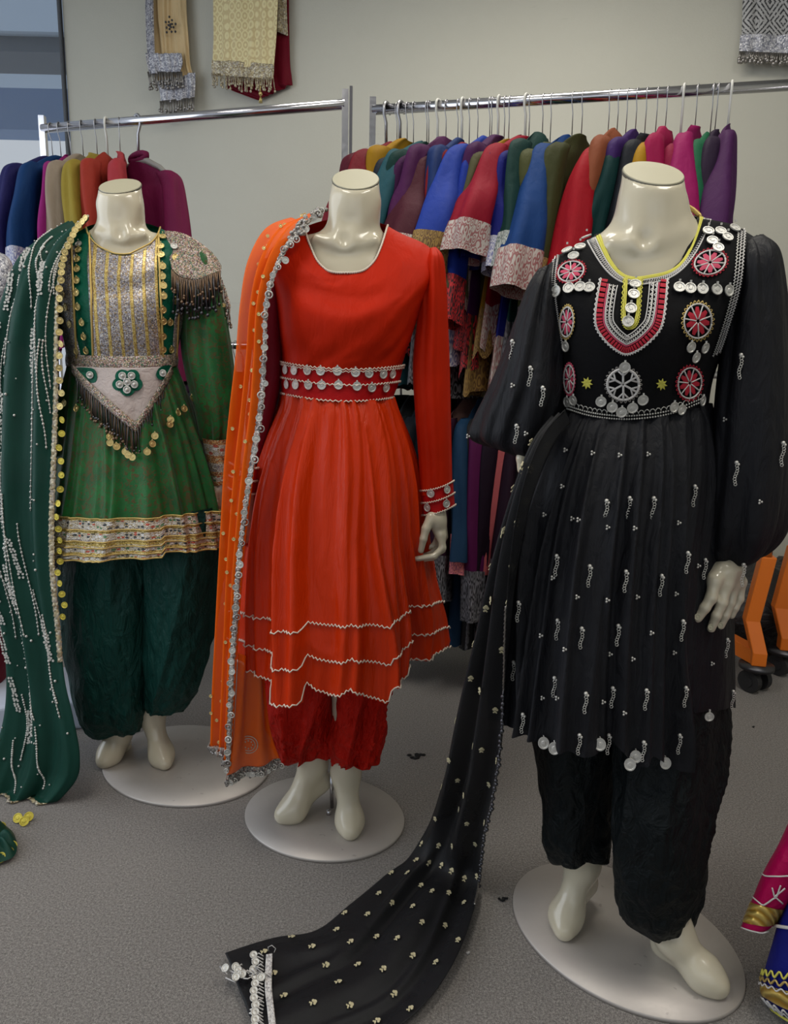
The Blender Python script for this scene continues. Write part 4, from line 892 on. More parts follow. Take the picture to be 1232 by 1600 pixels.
# trousers
tr = thing('trousers', 'crinkled red baggy trousers under the orange-red dress', 'trousers', (-.12, YM, .35))
def crink(a, seed, N=16, dr=0): return per(lambda u, v: a*1.5*(1-2*np.abs(vn(u*N*.7+v*1.5, v*1.2, seed+9))**.7)+a*(vn(u*N+1.5*vn(u*4, v*5, seed), v*5, seed)*.6+.5*vn(u*N*2.2+2*vn(u*5, v*8, seed+2), v*12, seed+3)+.25*vn(u*N*4, v*26, seed+5))*(.4+.6*v))
sleeve([(414, 1000, 535, 1000, 5, 5, .10), (417, 1070, 536, 1070, 5, 5, .10), (424, 1130, 532, 1128, 5, 5, .095), (430, 1170, 524, 1162, 5, 5, .085), (444, 1194, 514, 1180, 6, 0, .06), (462, 1186, 508, 1178, 0, 0, .035)], YM+.03, M_red_crinkle, tr, crink(.010, 41), 'trouser_leg', 150, 110)
sleeve([(500, 1000, 628, 1000, 5, 5, .10), (512, 1060, 622, 1050, 5, 5, .10), (520, 1110, 600, 1105, 5, 5, .085), (519, 1150, 598, 1145, 5, 5, .08), (521, 1182, 592, 1172, 5, 5, .07), (529, 1198, 582, 1196, 3, 0, .05), (530, 1192, 558, 1190, 0, 0, .03)], YM-.01, M_red_crinkle, tr, crink(.010, 47), 'trouser_leg', 150, 110)
# veil
veil = thing('scarf', 'sheer orange scarf with mirrored silver border over the shoulder of the middle mannequin', 'scarf', (-.35, 1.6, 1.1))
edR = [(508, 337, 1.70), (478, 362, 1.60), (447, 405, 1.552), (424, 470, 1.525), (418, 550, 1.515), (412, 640, 1.505), (400, 720, 1.495), (389, 800, 1.49), (381, 880, 1.485), (378, 960, 1.485), (374, 1040, 1.48), (371, 1120, 1.48), (366, 1200, 1.50)]
edL = [(455, 344, 1.74), (418, 364, 1.66), (394, 415, 1.60), (384, 480, 1.58), (377, 560, 1.57), (367, 640, 1.565), (358, 730, 1.56), (352, 820, 1.555), (346, 910, 1.55), (340, 1000, 1.545), (336, 1070, 1.545), (334, 1120, 1.545), (332, 1164, 1.545)]
rows = [(P(*a), P(*b_)) for a, b_ in zip(edL, edR)]
vf = lambda u, v: .009*np.sin(u*20+2*vn(v*1.2, 0, 4))*(np.clip(v*6, 0, 1))+.010*vn(u*5, v*2.2, 9)
o, VS, vg = sheet('veil', rows, M_orange_veil, veil, vf, 70, 150, .001)
rows2 = [(P(372, 1020, 1.50), P(415, 1035, 1.56)), (P(368, 1090, 1.50), P(420, 1100, 1.56)), (P(362, 1160, 1.49), P(427, 1150, 1.56)), (P(352, 1215, 1.49), P(440, 1192, 1.55))]
o2, VS2, vg2 = sheet('veil', rows2, M_orange_veil, veil, lambda u, v: .010*np.sin(u*11+v), 50, 50, .001)
M_lace = glitter('silver_border_lace', [(.46, .43, .40, 1), (.30, .28, .26, 1), (.62, .60, .56, 1), (.18, .17, .17, 1), (.5, .36, .3, 1)], 300, .5, .4)
def border(name, S, u0, u1, v0, v1, mat, parent, off=.004, n=160, along='v'):
    a = np.linspace(0, 1, n)[:, None]; b_ = np.linspace(0, 1, 4)[None, :]; a, b_ = np.broadcast_arrays(a, b_)
    uu = u0+(u1-u0)*(b_ if along == 'v' else a); vv = v0+(v1-v0)*(a if along == 'v' else b_)
    q_ = S(uu, vv, off); q_[..., 2] = np.maximum(q_[..., 2], .006)
    q_ = q_+.0012*np.sin(np.arange(n)*2.6)[:, None, None]; o = mk(name, q_.reshape(-1, 3), gridf(n, 4, False), mat, parent); solid(o, .003, 1); return o
border('silver_border', VS, .80, 1.03, 0, 1, M_lace, veil, n=260)
border('silver_border', VS2, 0, 1, .93, 1.0, M_lace, veil, along='u')
border('silver_border', VS, 0, .8, .985, 1.0, M_lace, veil, along='u', n=60)
def ringcoin(c, n, r, parent, name, kind):
    b = MB()
    if kind == 0: b.disc(c, n, r, .002, 14); m = M_silver
    else:
        n = A(n)/np.linalg.norm(n); a = np.cross(n, A([0, 0, 1.])); a /= np.linalg.norm(a); e = np.cross(n, a); t_ = np.linspace(0, 2*np.pi, 13)
        b.tube([c+r*.85*(math.cos(k)*a+math.sin(k)*e) for k in t_], r*.2, 5, False); b.ball(c, r*.35, 4); m = M_silver_dark if kind == 2 else M_silver
    return b.build(name, m, parent, smooth=kind > 0)
rnd = random.Random(11)
for k in range(58):
    v = .02+.975*k/57; p = VS(A([1.02+.05*rnd.uniform(-.3, 1)]), A([v]), .007)[0]; ringcoin(p, (rnd.uniform(-.4, .4), -1, rnd.uniform(-.2, .2)), rnd.choice([.0062, .0075, .0085]), veil, 'mirror_disc', rnd.choice([0, 0, 1, 1, 2]))
for k in range(16):
    p = VS2(A([k/15]), A([.99]), .007)[0]; ringcoin(p-A([0, 0, .008]), (rnd.uniform(-.4, .4), -1, rnd.uniform(-.2, .2)), rnd.choice([.006, .0075]), veil, 'mirror_disc', rnd.choice([0, 1, 2]))
b = MB()                                  # scattered dots of the border along the neck
for k in range(50):
    v = .12*rnd.random(); p = VS(A([rnd.uniform(.8, 1.12)]), A([v]), .006+.006*rnd.random())[0]; b.ball(p, rnd.uniform(.003, .0055), 4)
b.build('bead_cluster', M_silver_dark, veil)
b = MB()
for k in range(46):
    u = rnd.uniform(.08, .75); v = (k+.5)/46; c = VS(A([u]), A([v]), .003)[0]; b.disc(c, (0, -1, .1), .0042, .0015, 8)
b.build('sequin_dots', M_gold, veil)
fringe('bead_fringe', [VS(A([0.02]), A([.998]), .002)[0], VS(A([.85]), A([.965]), .002)[0]], .016, .0016, M_silver_dark, veil, 16, 5)
fringe('bead_fringe', VS2(np.linspace(0, 1, 12), np.ones(12), .002), .012, .0016, M_silver_dark, veil, 34, 6)
# embroidered ring motif near the hem of the veil
c0 = VS2(A([.42]), A([.72]), .003)[0]; b = MB()
for r_ in (.016, .022): b.tube([c0+A([r_*math.cos(k), 0, r_*math.sin(k)]) for k in np.linspace(0, 2*np.pi, 24)], .0011, 4)
for k in range(8): b.ball(c0+A([.010*math.cos(k*.785), 0, .010*math.sin(k*.785)]), .002, 4)
b.build('ring_motif', M_silver, veil)
# ------------------------------------------------------------------ green outfit
gd = thing('dress', 'green brocade dress with sequinned bodice and mirrored hem on the left mannequin', 'dress', (-.72, YL, 1.1))
gb = Loft([(136, 354, 250, 356, 42, 10, .086), (122, 362, 262, 362, 52, 14, .094), (90, 376, 290, 374, 60, 18, .105), (66, 400, 300, 398, 56, 20, .11), (78, 448, 294, 452, 34, 16, .124), (92, 505, 284, 510, 14, 8, .118), (102, 548, 277, 552, 5, 4, .106), (105, 572, 274, 572, 4, 4, .102)], YL, folds(9, .0008, .002, 61, 2.5), sq=.9, sp=1.2)
gb.build('bodice', M_emerald, gd, 180, 90); bg = gb.bvh()
xl = lambda v: np.interp(v, [0, .25, .6, 1], [141, 137, 141, 147]); xr = lambda v: np.interp(v, [0, .25, .6, 1], [248, 246, 248, 254])
def top_(x): return 356+41*np.clip(1-((x-193)/57.0)**2, 0, 1)**.62
patch('striped_panel', bg, lambda u, v: (lambda x: (x, max(top_(x), 356)*(1-v)+560*v))(xl(v)*(1-u)+xr(v)*u), M_stripes, gd, 60, 60, .003)
patch('side_panel', bg, lambda u, v: (np.interp(v, [0, .3, .7, 1], [103, 92, 98, 106])*(1-u)+np.interp(v, [0, .3, .7, 1], [120, 112, 116, 128])*u, 385*(1-v)+560*v), M_glit, gd, 16, 50, .003)
patch('side_panel', bg, lambda u, v: (np.interp(v, [0, .3, .7, 1], [285, 284, 272, 268])*(1-u)+np.interp(v, [0, .2, .45, .7, 1], [300, 312, 292, 284, 272])*u, (364+14*u)*(1-v)+560*v), M_glit, gd, 16, 50, .003)
b = MB(); pts = lay(bg, [(136+(250-136)*k/60, top_(136+(250-136)*k/60)+1) for k in range(61)], .004); b.tube(pts, .0022, 5); b.build('neck_trim', M_gold_thread, gd)
for x0, x1 in ((141, 147), (248, 254), (284, 274), (112, 122)):
    b = MB(); p_ = lay(bg, [(np.interp(k, [0, 1], [x0, x1])+(-3 if k in (.25, .5) else 0), 366+194*k) for k in np.linspace(0, 1, 30)], .004)
    if len(p_) > 3: b.tube(p_, .0028, 5); b.build('gold_piping', M_gold_thread, gd)
zc = lambda x, y: (x*400/1123, 330+y*570/1600)
GC = [(349, 150, 1), (348, 176, 0), (344, 215, 0), (343, 257, 0), (342, 307, 0), (341, 360, 0), (348, 420, 0), (366, 488, 0), (374, 550, 0), (384, 612, 0), (283, 365, 0), (295, 422, 0), (313, 496, 0), (342, 614, 0), (715, 118, 0), (772, 122, 0), (708, 160, 0), (764, 160, 1), (710, 197, 0), (768, 207, 0), (713, 243, 0), (768, 258, 0), (712, 287, 0), (766, 300, 0), (716, 328, 0), (766, 345, 0), (716, 372, 0), (764, 392, 0), (712, 432, 0), (714, 482, 2), (742, 486, 0), (712, 548, 0), (712, 606, 2), (746, 606, 0)]
for x, y, k in GC: coin(bg, *zc(x, y), .0088, [M_gold, M_silver, M_gold][k], gd, off=.005)
# skirt
GX = A([(83, 868), (110, 871), (150, 873), (200, 870), (254, 866), (258, 858), (300, 857), (348, 853)], float)
GRR = ridges(24, 5, .006, .014, .026)
def gfold(u, v):
    g = np.exp(-v*3)*.004*vn(u*46, v*.9, 63); n_ = vn(u*13+.5*vn(u*3, v*2, 1), v*.5, 66)
    s = (1-np.cos(u*2*np.pi))/2; fr = np.sin(u*2*np.pi) > 0
    return g+GRR(u, v)*np.clip(v*1.6, .1, 1)+v**1.1*.5*(.036*(1-2*np.abs(n_)**.7)+.007*vn(u*30, v*.9, 67))+fr*boxp(s, .30, .36, .012)*np.clip(v*1.4-.3, 0, 1)
gsk = Loft([(105, 570, 276, 570, 4, 3, .102), (101, 600, 287, 600, 6, 3, .118), (96, 650, 304, 650, 8, 0, .14), (91, 710, 322, 710, 8, 0, .155), (86, 780, 338, 775, 8, 0, .17), (84, 830, 346, 820, 8, 0, .175), (83, 868, 349, 853, 8, 0, .178)],
           YL, per(gfold), lambda u: np.interp(83+u*266, GX[:, 0], GX[:, 1])-(868*(1-u)+853*u+8*np.sin(np.pi*u)), 4)
gsk.build('skirt', M_green_velvet, gd, 300, 110)
th = np.linspace(0, 2*np.pi, 300, endpoint=False)[None, :]; v = np.linspace(.735, 1.004, 40)[:, None]; q_ = gsk.S(th, v, .007)
uv = np.stack(np.broadcast_arrays(th/(2*np.pi)*2, 1-(v-.735)/.269), -1).reshape(-1, 2)
hb = mk('hem_band', q_.reshape(-1, 3), gridf(40, 300, True)[:, ::-1], M_hemband, gd, uv=uv); solid(hb, .003)
for v0 in (.735, .80, .865, .90, .95, 1.0):
    q_ = gsk.S(np.linspace(.02, TH-.02, 200), np.full(200, v0), .0105); MB().tube(q_, .0019, 5).build('gold_cord', M_gold_thread, gd)
# belt with white apron
belt = Loft([(104, 553, 277, 553, 4, 3, .112), (103, 562, 278, 562, 4, 3, .114), (104, 572, 277, 572, 4, 3, .114)], YL, sq=.9); bo = belt.build('waistband', M_glit_pink, gd, 120, 8); solid(bo, .004)
# apron triangle hangs over the skirt front
def apron(u, v, off=0.0):
    xa = 113+(270-113)*u; yt = 572+3*np.sin(np.pi*u); tip = 212; yb = np.where(xa < tip, 572+(666-572)*((xa-113)/(tip-113))**.85, 572+(666-572)*((270-xa)/(270-tip))**.9)
    y = yt*(1-v)+np.maximum(yb, yt+.5)*v; s = (xa-104)/(276-104); th = np.arccos(np.clip(1-2*s, -1, 1))
    Y = YL-(.118+.035*v*np.sin(np.pi*u))*np.sin(th)-.010-off; return P(xa, y, Y)
u, v = np.meshgrid(np.linspace(0, 1, 60), np.linspace(0, 1, 30)); ap = mk('apron_panel', apron(u, v).reshape(-1, 3), gridf(30, 60, False), M_whitesilk, gd); solid(ap, .003)
edge = lambda off: np.array([apron(A([t_]), A([1.]), off)[0] for t_ in np.linspace(0, 1, 50)])
e = edge(.004); V = np.stack([e+A([0, 0, .010]), e+A([0, -.003, .0]), e+A([0, -.003, -.010]), e+A([0, 0, -.016])], 1); o_ = mk('apron_border', V.reshape(-1, 3), gridf(50, 4, False), M_glit_pink, gd); solid(o_, .004)
fringe('bead_fringe', e[2:-2]-A([0, -.002, .012]), .062, .0017, M_bronze, gd, 60, 12, jit=.12, sway=.08)
fringe('bead_fringe', e[2:-2]-A([0, .003, .012]), .05, .0013, M_darkmetal, gd, 40, 13, jit=.2, sway=.08)
for x, y in ((477, 992), (490, 1018), (508, 1034), (560, 1056), (572, 1070), (592, 1080), (646, 1058), (660, 1024), (684, 988), (737, 940), (748, 918), (766, 890), (800, 872), (826, 826), (300, 846), (352, 870)):
    p = zc(x, y); c, n = hit(gsk.bvh() if False else bgs, *p, .012) if 'bgs' in globals() else (None, None)
    if 'bgs' not in globals():
        bgs = gsk.bvh(); c, n = hit(bgs, *p, .012)
    if c is not None: b = MB(); b.disc(c, n, .0088, .0018, 16); b.box(c+A([0, 0, .0098]), (.003, .002, .004)); b.build('coin', M_gold, gd, smooth=False)
# appliques on the apron
def ap_px(x, y, off=.004):               # place of an apron point
    s = (x-104)/172; th = math.acos(max(-1, min(1, 1-2*s))); vv = (y-572)/95
    return P(x, y, YL-(.118+.035*vv*.9)*math.sin(th)-.012-off)
def blob(name, outline, off, mat, parent, th_=.003):
    V = [ap_px(x, y, off) for x, y in outline]; c = np.mean(V, axis=0); n = len(V); V2 = [p-A([0, -th_, 0]) for p in V]
    F = [(i, (i+1) % n, n) for i in range(n)]+[(i, n+1+i, n+1+(i+1) % n, (i+1) % n) for i in range(n)]
    return mk(name, V+[c]+V2, F, mat, parent, smooth=False)
fl = [(199+(18+4.5*abs(math.cos(2.5*(a-.31))))*math.cos(a)*1.08, 597+(17+5*abs(math.cos(2.5*(a-.31))))*math.sin(a)) for a in np.linspace(0, 2*np.pi, 60, endpoint=False)]
fo_ = blob('flower_applique', fl, .006, M_emerald, gd)
fl = [(199+(12.5+4*abs(math.cos(2.5*(a-.31))))*math.cos(a), 597+(12+4*abs(math.cos(2.5*(a-.31))))*math.sin(a)) for a in np.linspace(0, 2*np.pi, 60, endpoint=False)]
b = MB()
for a in [None]+[k*2*math.pi/5+.31 for k in range(5)]:
    x, y = (199, 597) if a is None else (199+12*math.cos(a), 597+12*math.sin(a))
    c = ap_px(x, y, .010); b.disc(c, (0, -1, 0), .0095, .003, 16); b.ball(c+A([0, -.003, 0]), (.0045, .004, .0045), 5)
b.build('metal_stud', M_silver, fo_)
for pts, cx, cy in (([(118, 575), (128, 574), (145, 576), (151, 585), (150, 596), (142, 598), (132, 592), (124, 583)], 141, 586), ([(268, 571), (258, 571), (248, 576), (244, 586), (249, 593), (257, 592), (264, 583)], 255, 583)):
    o_ = blob('leaf_applique', [tuple(q) for q in cat(A(pts+pts[:2]), np.linspace(0, 1, 30))[:-3]], .006, M_emerald, gd)
    b = MB(); c = ap_px(cx, cy, .010); b.disc(c, (0, -1, 0), .009, .003, 16); b.ball(c+A([0, -.003, 0]), (.0045, .004, .0045), 5); b.build('metal_stud', M_silver, o_)
# sleeve, shoulder cap with fringe, cuff
gs1 = sleeve([(282, 392, 306, 380, -4, 0, .01), (276, 408, 334, 398, -4, 0, .05), (284, 440, 344, 440, 0, 0, .062), (286, 490, 352, 490, 0, 0, .068), (288, 550, 361, 550, 0, 0, .07), (300, 615, 367, 615, 0, 0, .07), (310, 660, 368, 660, 0, 0, .062), (315, 688, 364, 686, 3, 0, .05)], YL, M_green_velvet, gd, folds(10, .008, .012, 71, 1.2), nu=110)
gcf = Loft([(315, 684, 363, 684, 4, 0, .052), (325, 728, 360, 728, 3, 0, .046), (330, 757, 357, 754, 3, 0, .043)], YL-.01); gcf.build('cuff', M_cuffband, gd, 60, 20)
bs = gs1.bvh()
cap_ = [(258, 362, 268, 420), (280, 364, 280, 432), (300, 372, 300, 438), (320, 386, 316, 436), (336, 402, 334, 428), (344, 416, 345, 424)]
V = []
for k in np.linspace(0, 1, 26):
    r_ = cat(A(cap_), k)
    for w_ in np.linspace(0, 1, 16):
        x, y = r_[0]*(1-w_)+r_[2]*w_, r_[1]*(1-w_)+r_[3]*w_; V.append(P(x, y, YL-.068*math.sin(math.pi*min(1, max(0, (x-252)/100)))**.7*(.35+.65*w_)-.045*(x < 300)*w_*(300-x)/40-.012))
sc_ = mk('shoulder_cap', V, gridf(26, 16, False), M_glit_pink, gd); solid(sc_, .004, 1)
e = A(V).reshape(26, 16, 3)[:, -1]; fringe('bead_fringe', e[3:]+A([0, -.003, 0]), .075, .0018, M_darkmetal, gd, 44, 15, jit=.25, sway=.1)
fringe('bead_fringe', [P(338, 412, YL-.03), P(352, 450, YL-.02), P(360, 475, YL-.01)], .07, .0016, M_glit_pink, gd, 16, 19, jit=.25)
fringe('bead_fringe', e[1:]+A([0, -.006, 0]), .05, .0015, M_bronze, gd, 30, 16, jit=.3)
b = MB()
for k in range(12): b.disc(P(344+6*math.sin(k*2), 470+7*k, YL-.03), (.2, -1, 0), .005, .0015, 10)
b.build('small_discs', M_gold, gd)
gs2 = sleeve([(62, 404, 90, 396, 0, 0, .02), (52, 440, 92, 440, 0, 0, .05), (45, 520, 90, 520, 0, 0, .06), (45, 600, 92, 600, 0, 0, .06), (52, 680, 98, 680, 0, 0, .055)], YL, M_green_velvet, gd, folds(8, .004, .006, 77, 1.4))
# trousers
gt = thing('trousers', 'dark green crinkled baggy trousers under the green brocade dress', 'trousers', (-.75, YL, .35))
sleeve([(96, 800, 240, 800, 5, 5, .13), (95, 870, 238, 870, 5, 5, .135), (100, 950, 234, 950, 5, 5, .14), (107, 1030, 228, 1030, 5, 5, .135), (114, 1090, 222, 1085, 5, 5, .12), (130, 1135, 218, 1120, 6, 0, .10), (152, 1155, 214, 1140, 4, 0, .06), (172, 1146, 204, 1140, 0, 0, .035)], YL+.02, M_green_crinkle, gt, crink(.011, 81, 12), 'trouser_leg', 150, 110)
sleeve([(205, 800, 345, 790, 5, 5, .13), (212, 870, 346, 860, 5, 5, .135), (215, 950, 336, 940, 5, 5, .13), (217, 1020, 324, 1010, 5, 5, .12), (219, 1070, 308, 1060, 5, 5, .105), (223, 1100, 292, 1092, 6, 0, .08), (232, 1115, 275, 1112, 4, 0, .055), (236, 1108, 258, 1106, 0, 0, .03)], YL-.01, M_green_crinkle, gt, crink(.011, 87, 12), 'trouser_leg', 150, 110)
# scarf
gv = thing('scarf', 'dark green sheer scarf with sequin vines and gold coin border over the left mannequin', 'scarf', (-1.1, 1.75, 1.0))
gR = [(143, 346, 1.93), (122, 366, 1.85), (101, 400, 1.80), (88, 450, 1.775), (84, 530, 1.765), (83, 620, 1.755), (80, 720, 1.745), (78, 820, 1.735), (81, 900, 1.725), (90, 980, 1.715), (98, 1060, 1.70), (112, 1120, 1.69), (123, 1180, 1.69), (116, 1222, 1.695), (70, 1272, 1.70)]
gL = [(100, 352, 1.98), (62, 368, 1.93), (26, 400, 1.89), (6, 450, 1.87), (-20, 540, 1.86), (-32, 640, 1.86), (-36, 740, 1.85), (-34, 830, 1.85), (-22, 910, 1.85), (-2, 980, 1.84), (10, 1050, 1.83), (8, 1120, 1.81), (-8, 1180, 1.78), (-25, 1220, 1.75), (-30, 1262, 1.72)]
gvf = lambda u, v: .014*np.sin(u*16+2*vn(v*1.3, 0, 4))*np.clip(v*5, 0, 1)+.014*vn(u*4, v*2.2, 19)+.006*vn(u*14, v*2, 20)
o, GS, gg = sheet('veil', [(P(*a), P(*b_)) for a, b_ in zip(gL, gR)], M_green_veil, gv, gvf, 90, 170, .001)
border('gold_border', GS, .965, 1.01, 0, .69, M_goldlace, gv, n=240)
border('gold_border', GS, 0, 1, .985, 1.0, M_goldlace, gv, along='u', n=80)
for k in range(40):
    v = .03+.60*k/39; yellow = k > 26; p = GS(A([1.03+.03*rnd.random()]), A([v]), .008)[0]
    b = MB(); b.disc(p, (rnd.uniform(-.5, .5), -1, rnd.uniform(-.2, .2)), .0085, .0016, 14); b.build('coin', M_brass if 22 < k else M_gold, gv, smooth=False)
b = MB(); s_ = MB()
for k in range(34):                       # sequin vines running down the cloth
    u0 = rnd.uniform(.06, .95); v0 = rnd.uniform(.02, .85) if k > 5 else .03+.03*k; L = rnd.uniform(.12, .2); du = rnd.uniform(.05, .22)*(1 if u0 < .7 else .35)
    t_ = np.linspace(0, 1, 60); uu = u0+du*t_**1.3+.02*np.sin(t_*5+k); vv = v0+L*t_; ok = (uu < .94) & (uu > .02) & (vv < .985)
    if ok.sum() < 8: continue
    q_ = GS(uu[ok], vv[ok], .003); b.tube(q_, .0012, 4)
    for p in q_[::2]: b.ball(p, rnd.uniform(.0022, .0036), 4)
for k in range(18):
    u0 = rnd.uniform(.05, .85); v0 = rnd.uniform(.05, .9); t_ = np.linspace(0, 1, 14); uu = u0+.06*t_; vv = v0+.055*t_; ok = (uu < .94) & (vv < .98)
    for p in GS(uu[ok], vv[ok], .003): 
        for d in (-.004, .004): b.disc(p+A([d+rnd.uniform(-.002, .002), 0, rnd.uniform(-.002, .002)]), (0, -1, .1), .0034, .0014, 6)
for k in range(90):
    p = GS(A([rnd.uniform(.03, .93)]), A([rnd.random()*.97]), .003)[0]; b.ball(p, rnd.uniform(.002, .004), 4)
b.build('sequin_vines', M_silver, gv)
# crumpled coin-edged corner of the scarf on the floor
c0 = [(-40, 1290), (-8, 1284), (20, 1300), (26, 1330), (8, 1345), (-40, 1350)]
V = [G(x, y, .012) for x, y in c0]; cen = np.mean(V, axis=0)+A([0, 0, .004]); n = 40; per_ = cat(A(V+V[:1]), np.linspace(0, 1, n)); rr_ = []
for k in np.linspace(0, 1, 14): r_ = cen*(1-k)+per_*k; r_[:, 2] += .014*(1+np.sin(np.arange(n)*.9))*k*(1-k)*3+.008*np.sin(np.pi*k); rr_.append(r_)
mk('veil_corner', np.concatenate(rr_), gridf(14, n, False), M_green_veil, gv)
for k, (x, y) in enumerate(((2, 1292), (8, 1318), (19, 1322), (14, 1332), (4, 1330), (2, 1340), (28, 1278), (38, 1283), (45, 1276))):
    b = MB(); p = G(x, y, .012); b.disc(p, (.2*math.sin(k), -.8, .6), .012, .002, 16); b.build('coin', M_brass, gv, smooth=False)
fringe('gold_fringe', [GS(A([u_]), A([1.]), .004)[0] for u_ in np.linspace(.35, 1, 10)], .02, .0016, M_gold_thread, gv, 40, 23)
# ------------------------------------------------------------------ black outfit
bd = thing('dress', 'black embroidered dress with balloon sleeves and beaded pleated skirt on the right mannequin', 'dress', (.45, YR, 1.0))
kb = Loft([(943, 368, 1090, 340, 78, 16, .082), (920, 378, 1110, 344, 84, 24, .092), (880, 396, 1158, 358, 84, 28, .105), (846, 430, 1196, 392, 66, 28, .115), (856, 480, 1176, 458, 44, 22, .130), (868, 540, 1142, 522, 28, 14, .128), (876, 600, 1116, 588, 20, 10, .114), (879, 644, 1108, 632, 16, 8, .104)], YR, folds(9, .0006, .0015, 91, 2.2), sq=.9, sp=1.6)
kb.build('bodice', M_black_cloth, bd, 200, 110); bk = kb.bvh()
Lf = A([(866, 396), (861, 440), (868, 500), (880, 570), (888, 640)], float); Rt = A([(1166, 358), (1158, 440), (1136, 520), (1114, 580), (1098, 628)], float)
Tp = A([(866, 396), (900, 380), (937, 366), (946, 400), (968, 424), (996, 434), (1036, 422), (1070, 388), (1088, 343), (1125, 348), (1166, 358)], float); Bt = A([(888, 640), (930, 652), (985, 656), (1045, 648), (1098, 628)], float)
tu = np.r_[0, np.cumsum(np.linalg.norm(np.diff(Tp, axis=0), axis=1))]; tu /= tu[-1]
def tpf(u): return A([np.interp(u, tu, Tp[:, 0]), np.interp(u, tu, Tp[:, 1])])
def coons(u, v):
    l, r = cat(Lf, v), cat(Rt, v); t_, b_ = tpf(u), cat(Bt, u)
    return (1-u)*l+u*r+(1-v)*t_+v*b_-((1-u)*(1-v)*Lf[0]+u*(1-v)*Rt[0]+(1-u)*v*Lf[-1]+u*v*Rt[-1])
yo, (yv, yf) = patch('embroidered_yoke', bk, coons, M_black_velvet, bd, 80, 60, .0025)
by = BV(yv, [f for f in yf]) 
class Emb:                                # one embroidered motif, laid on the yoke in threads
    def __init__(s): s.b = MB(); s.mats = []; s.ix = []
    def _end(s, m):
        if m not in s.mats: s.mats.append(m)
        s.ix += [s.mats.index(m)]*(len(s.b.f)-len(s.ix))
    def line(s, pts, m, r=.0013, n=None, off=.003):
        q_ = lay(by, pts, off, n)
        if len(q_) > 2: s.b.tube(q_, r, 5); s._end(m)
    def ball(s, p, r, m): s.b.ball(p, r, 4); s._end(m)
    def poly(s, pts, m, off=.003):
        V = [hit(by, x, y, off)[0] for x, y in pts]
        if any(v is None for v in V): return
        V = A(V); c = V.mean(0)+A([0, -.0015, 0]); n = len(V); s.b.add(np.vstack([V, c]), [(i, (i+1) % n, n) for i in range(n)]); s._end(m)
    def done(s, name, parent):
        if not s.b.f: return
        o = s.b.build(name, s.mats, parent); o.data.polygons.foreach_set('material_index', s.ix); return o
E_ = Emb()
ck = lambda x, y: (820+x/2.99, 320+y/2.99)
neck = [tuple(p) for p in [(941, 372), (946, 400), (958, 418), (975, 431), (996, 437), (1020, 432), (1045, 418), (1068, 394), (1082, 368), (1090, 346)]]
def offs(pts, d, n=80):
    q_ = cat(A(pts, float), np.linspace(0, 1, n)); t_ = np.gradient(q_, axis=0); t_ /= np.linalg.norm(t_, axis=1)[:, None]; return q_+np.stack([-t_[:, 1], t_[:, 0]], -1)*d
for v_, m, r in ((.006, M_yellow_thread, .0026), (.036, M_yellow_thread, .0024), (.021, M_black_thread, .0014), (.060, M_white_thread, .0013), (.125, M_white_thread, .0014)):
    th_ = np.linspace(-.12, TH+.12, 150); E_.b.tube(kb.S(th_, v_+0*th_, .0055), r, 5); E_._end(m)
th_ = np.linspace(-.05, TH+.05, 190); E_.b.tube(kb.S(th_, 0.092+.020*np.where(np.arange(190) % 2, 1, -1), .0055), .0013, 5); E_._end(M_white_thread)
E_.done('neck_embroidery', yo); E_ = Emb()
# U-shaped placket of stitched bands
U = [(940, 437), (935, 465), (932, 495), (936, 515), (950, 534), (966, 547), (978, 552), (992, 548), (1010, 536), (1028, 517), (1035, 498), (1039, 468), (1042, 438)]
Uc = cat(A(U, float), np.linspace(0, 1, 47)); Ui = offs(U, -9.5, 47)
for k in range(46):
    a0, a1, b0_, b1_ = Uc[k]*.9+Uc[k+1]*.1, Uc[k]*.2+Uc[k+1]*.8, Ui[k]*.9+Ui[k+1]*.1, Ui[k]*.2+Ui[k+1]*.8
    E_.poly([a0, a1, b1_, b0_], M_red_thread, .0035)
z_ = offs(U, 3.2, 96); o_ = offs(U, .8, 96); z_[::2] = o_[::2]; E_.line(z_, M_white_thread, .0014)
E_.line(offs(U, .3), M_white_thread, .0009)
for d, m, r in ((-11.5, M_pink_thread, .0012), (-14, M_white_thread, .0012), (-20, M_silver, .0012), (-26, M_white_thread, .0010)): E_.line(offs([p for p in U], d)[2:-2], m, r)
for d, m in ((-17.5, M_white_thread), (-23.5, M_white_thread)):
    z_ = offs(U, d, 110); z2 = offs(U, d+4.0, 110); z_[::2] = z2[::2]; E_.line(z_[3:-3], m, .0011)
pl = [(977, 437), (975, 470), (974, 495), (978, 510), (986, 512), (993, 506), (997, 490), (999, 460), (1002, 436)]
for d in (0, -2.6): E_.line(offs(pl, d), M_yellow_thread, .0014)
z_ = offs(pl, 2.5, 70); z_[:, 0] += 1.2*np.where(np.arange(70) % 2, 1, -1); E_.line(z_, M_yellow_thread, .001)
E_.done('placket_embroidery', yo)
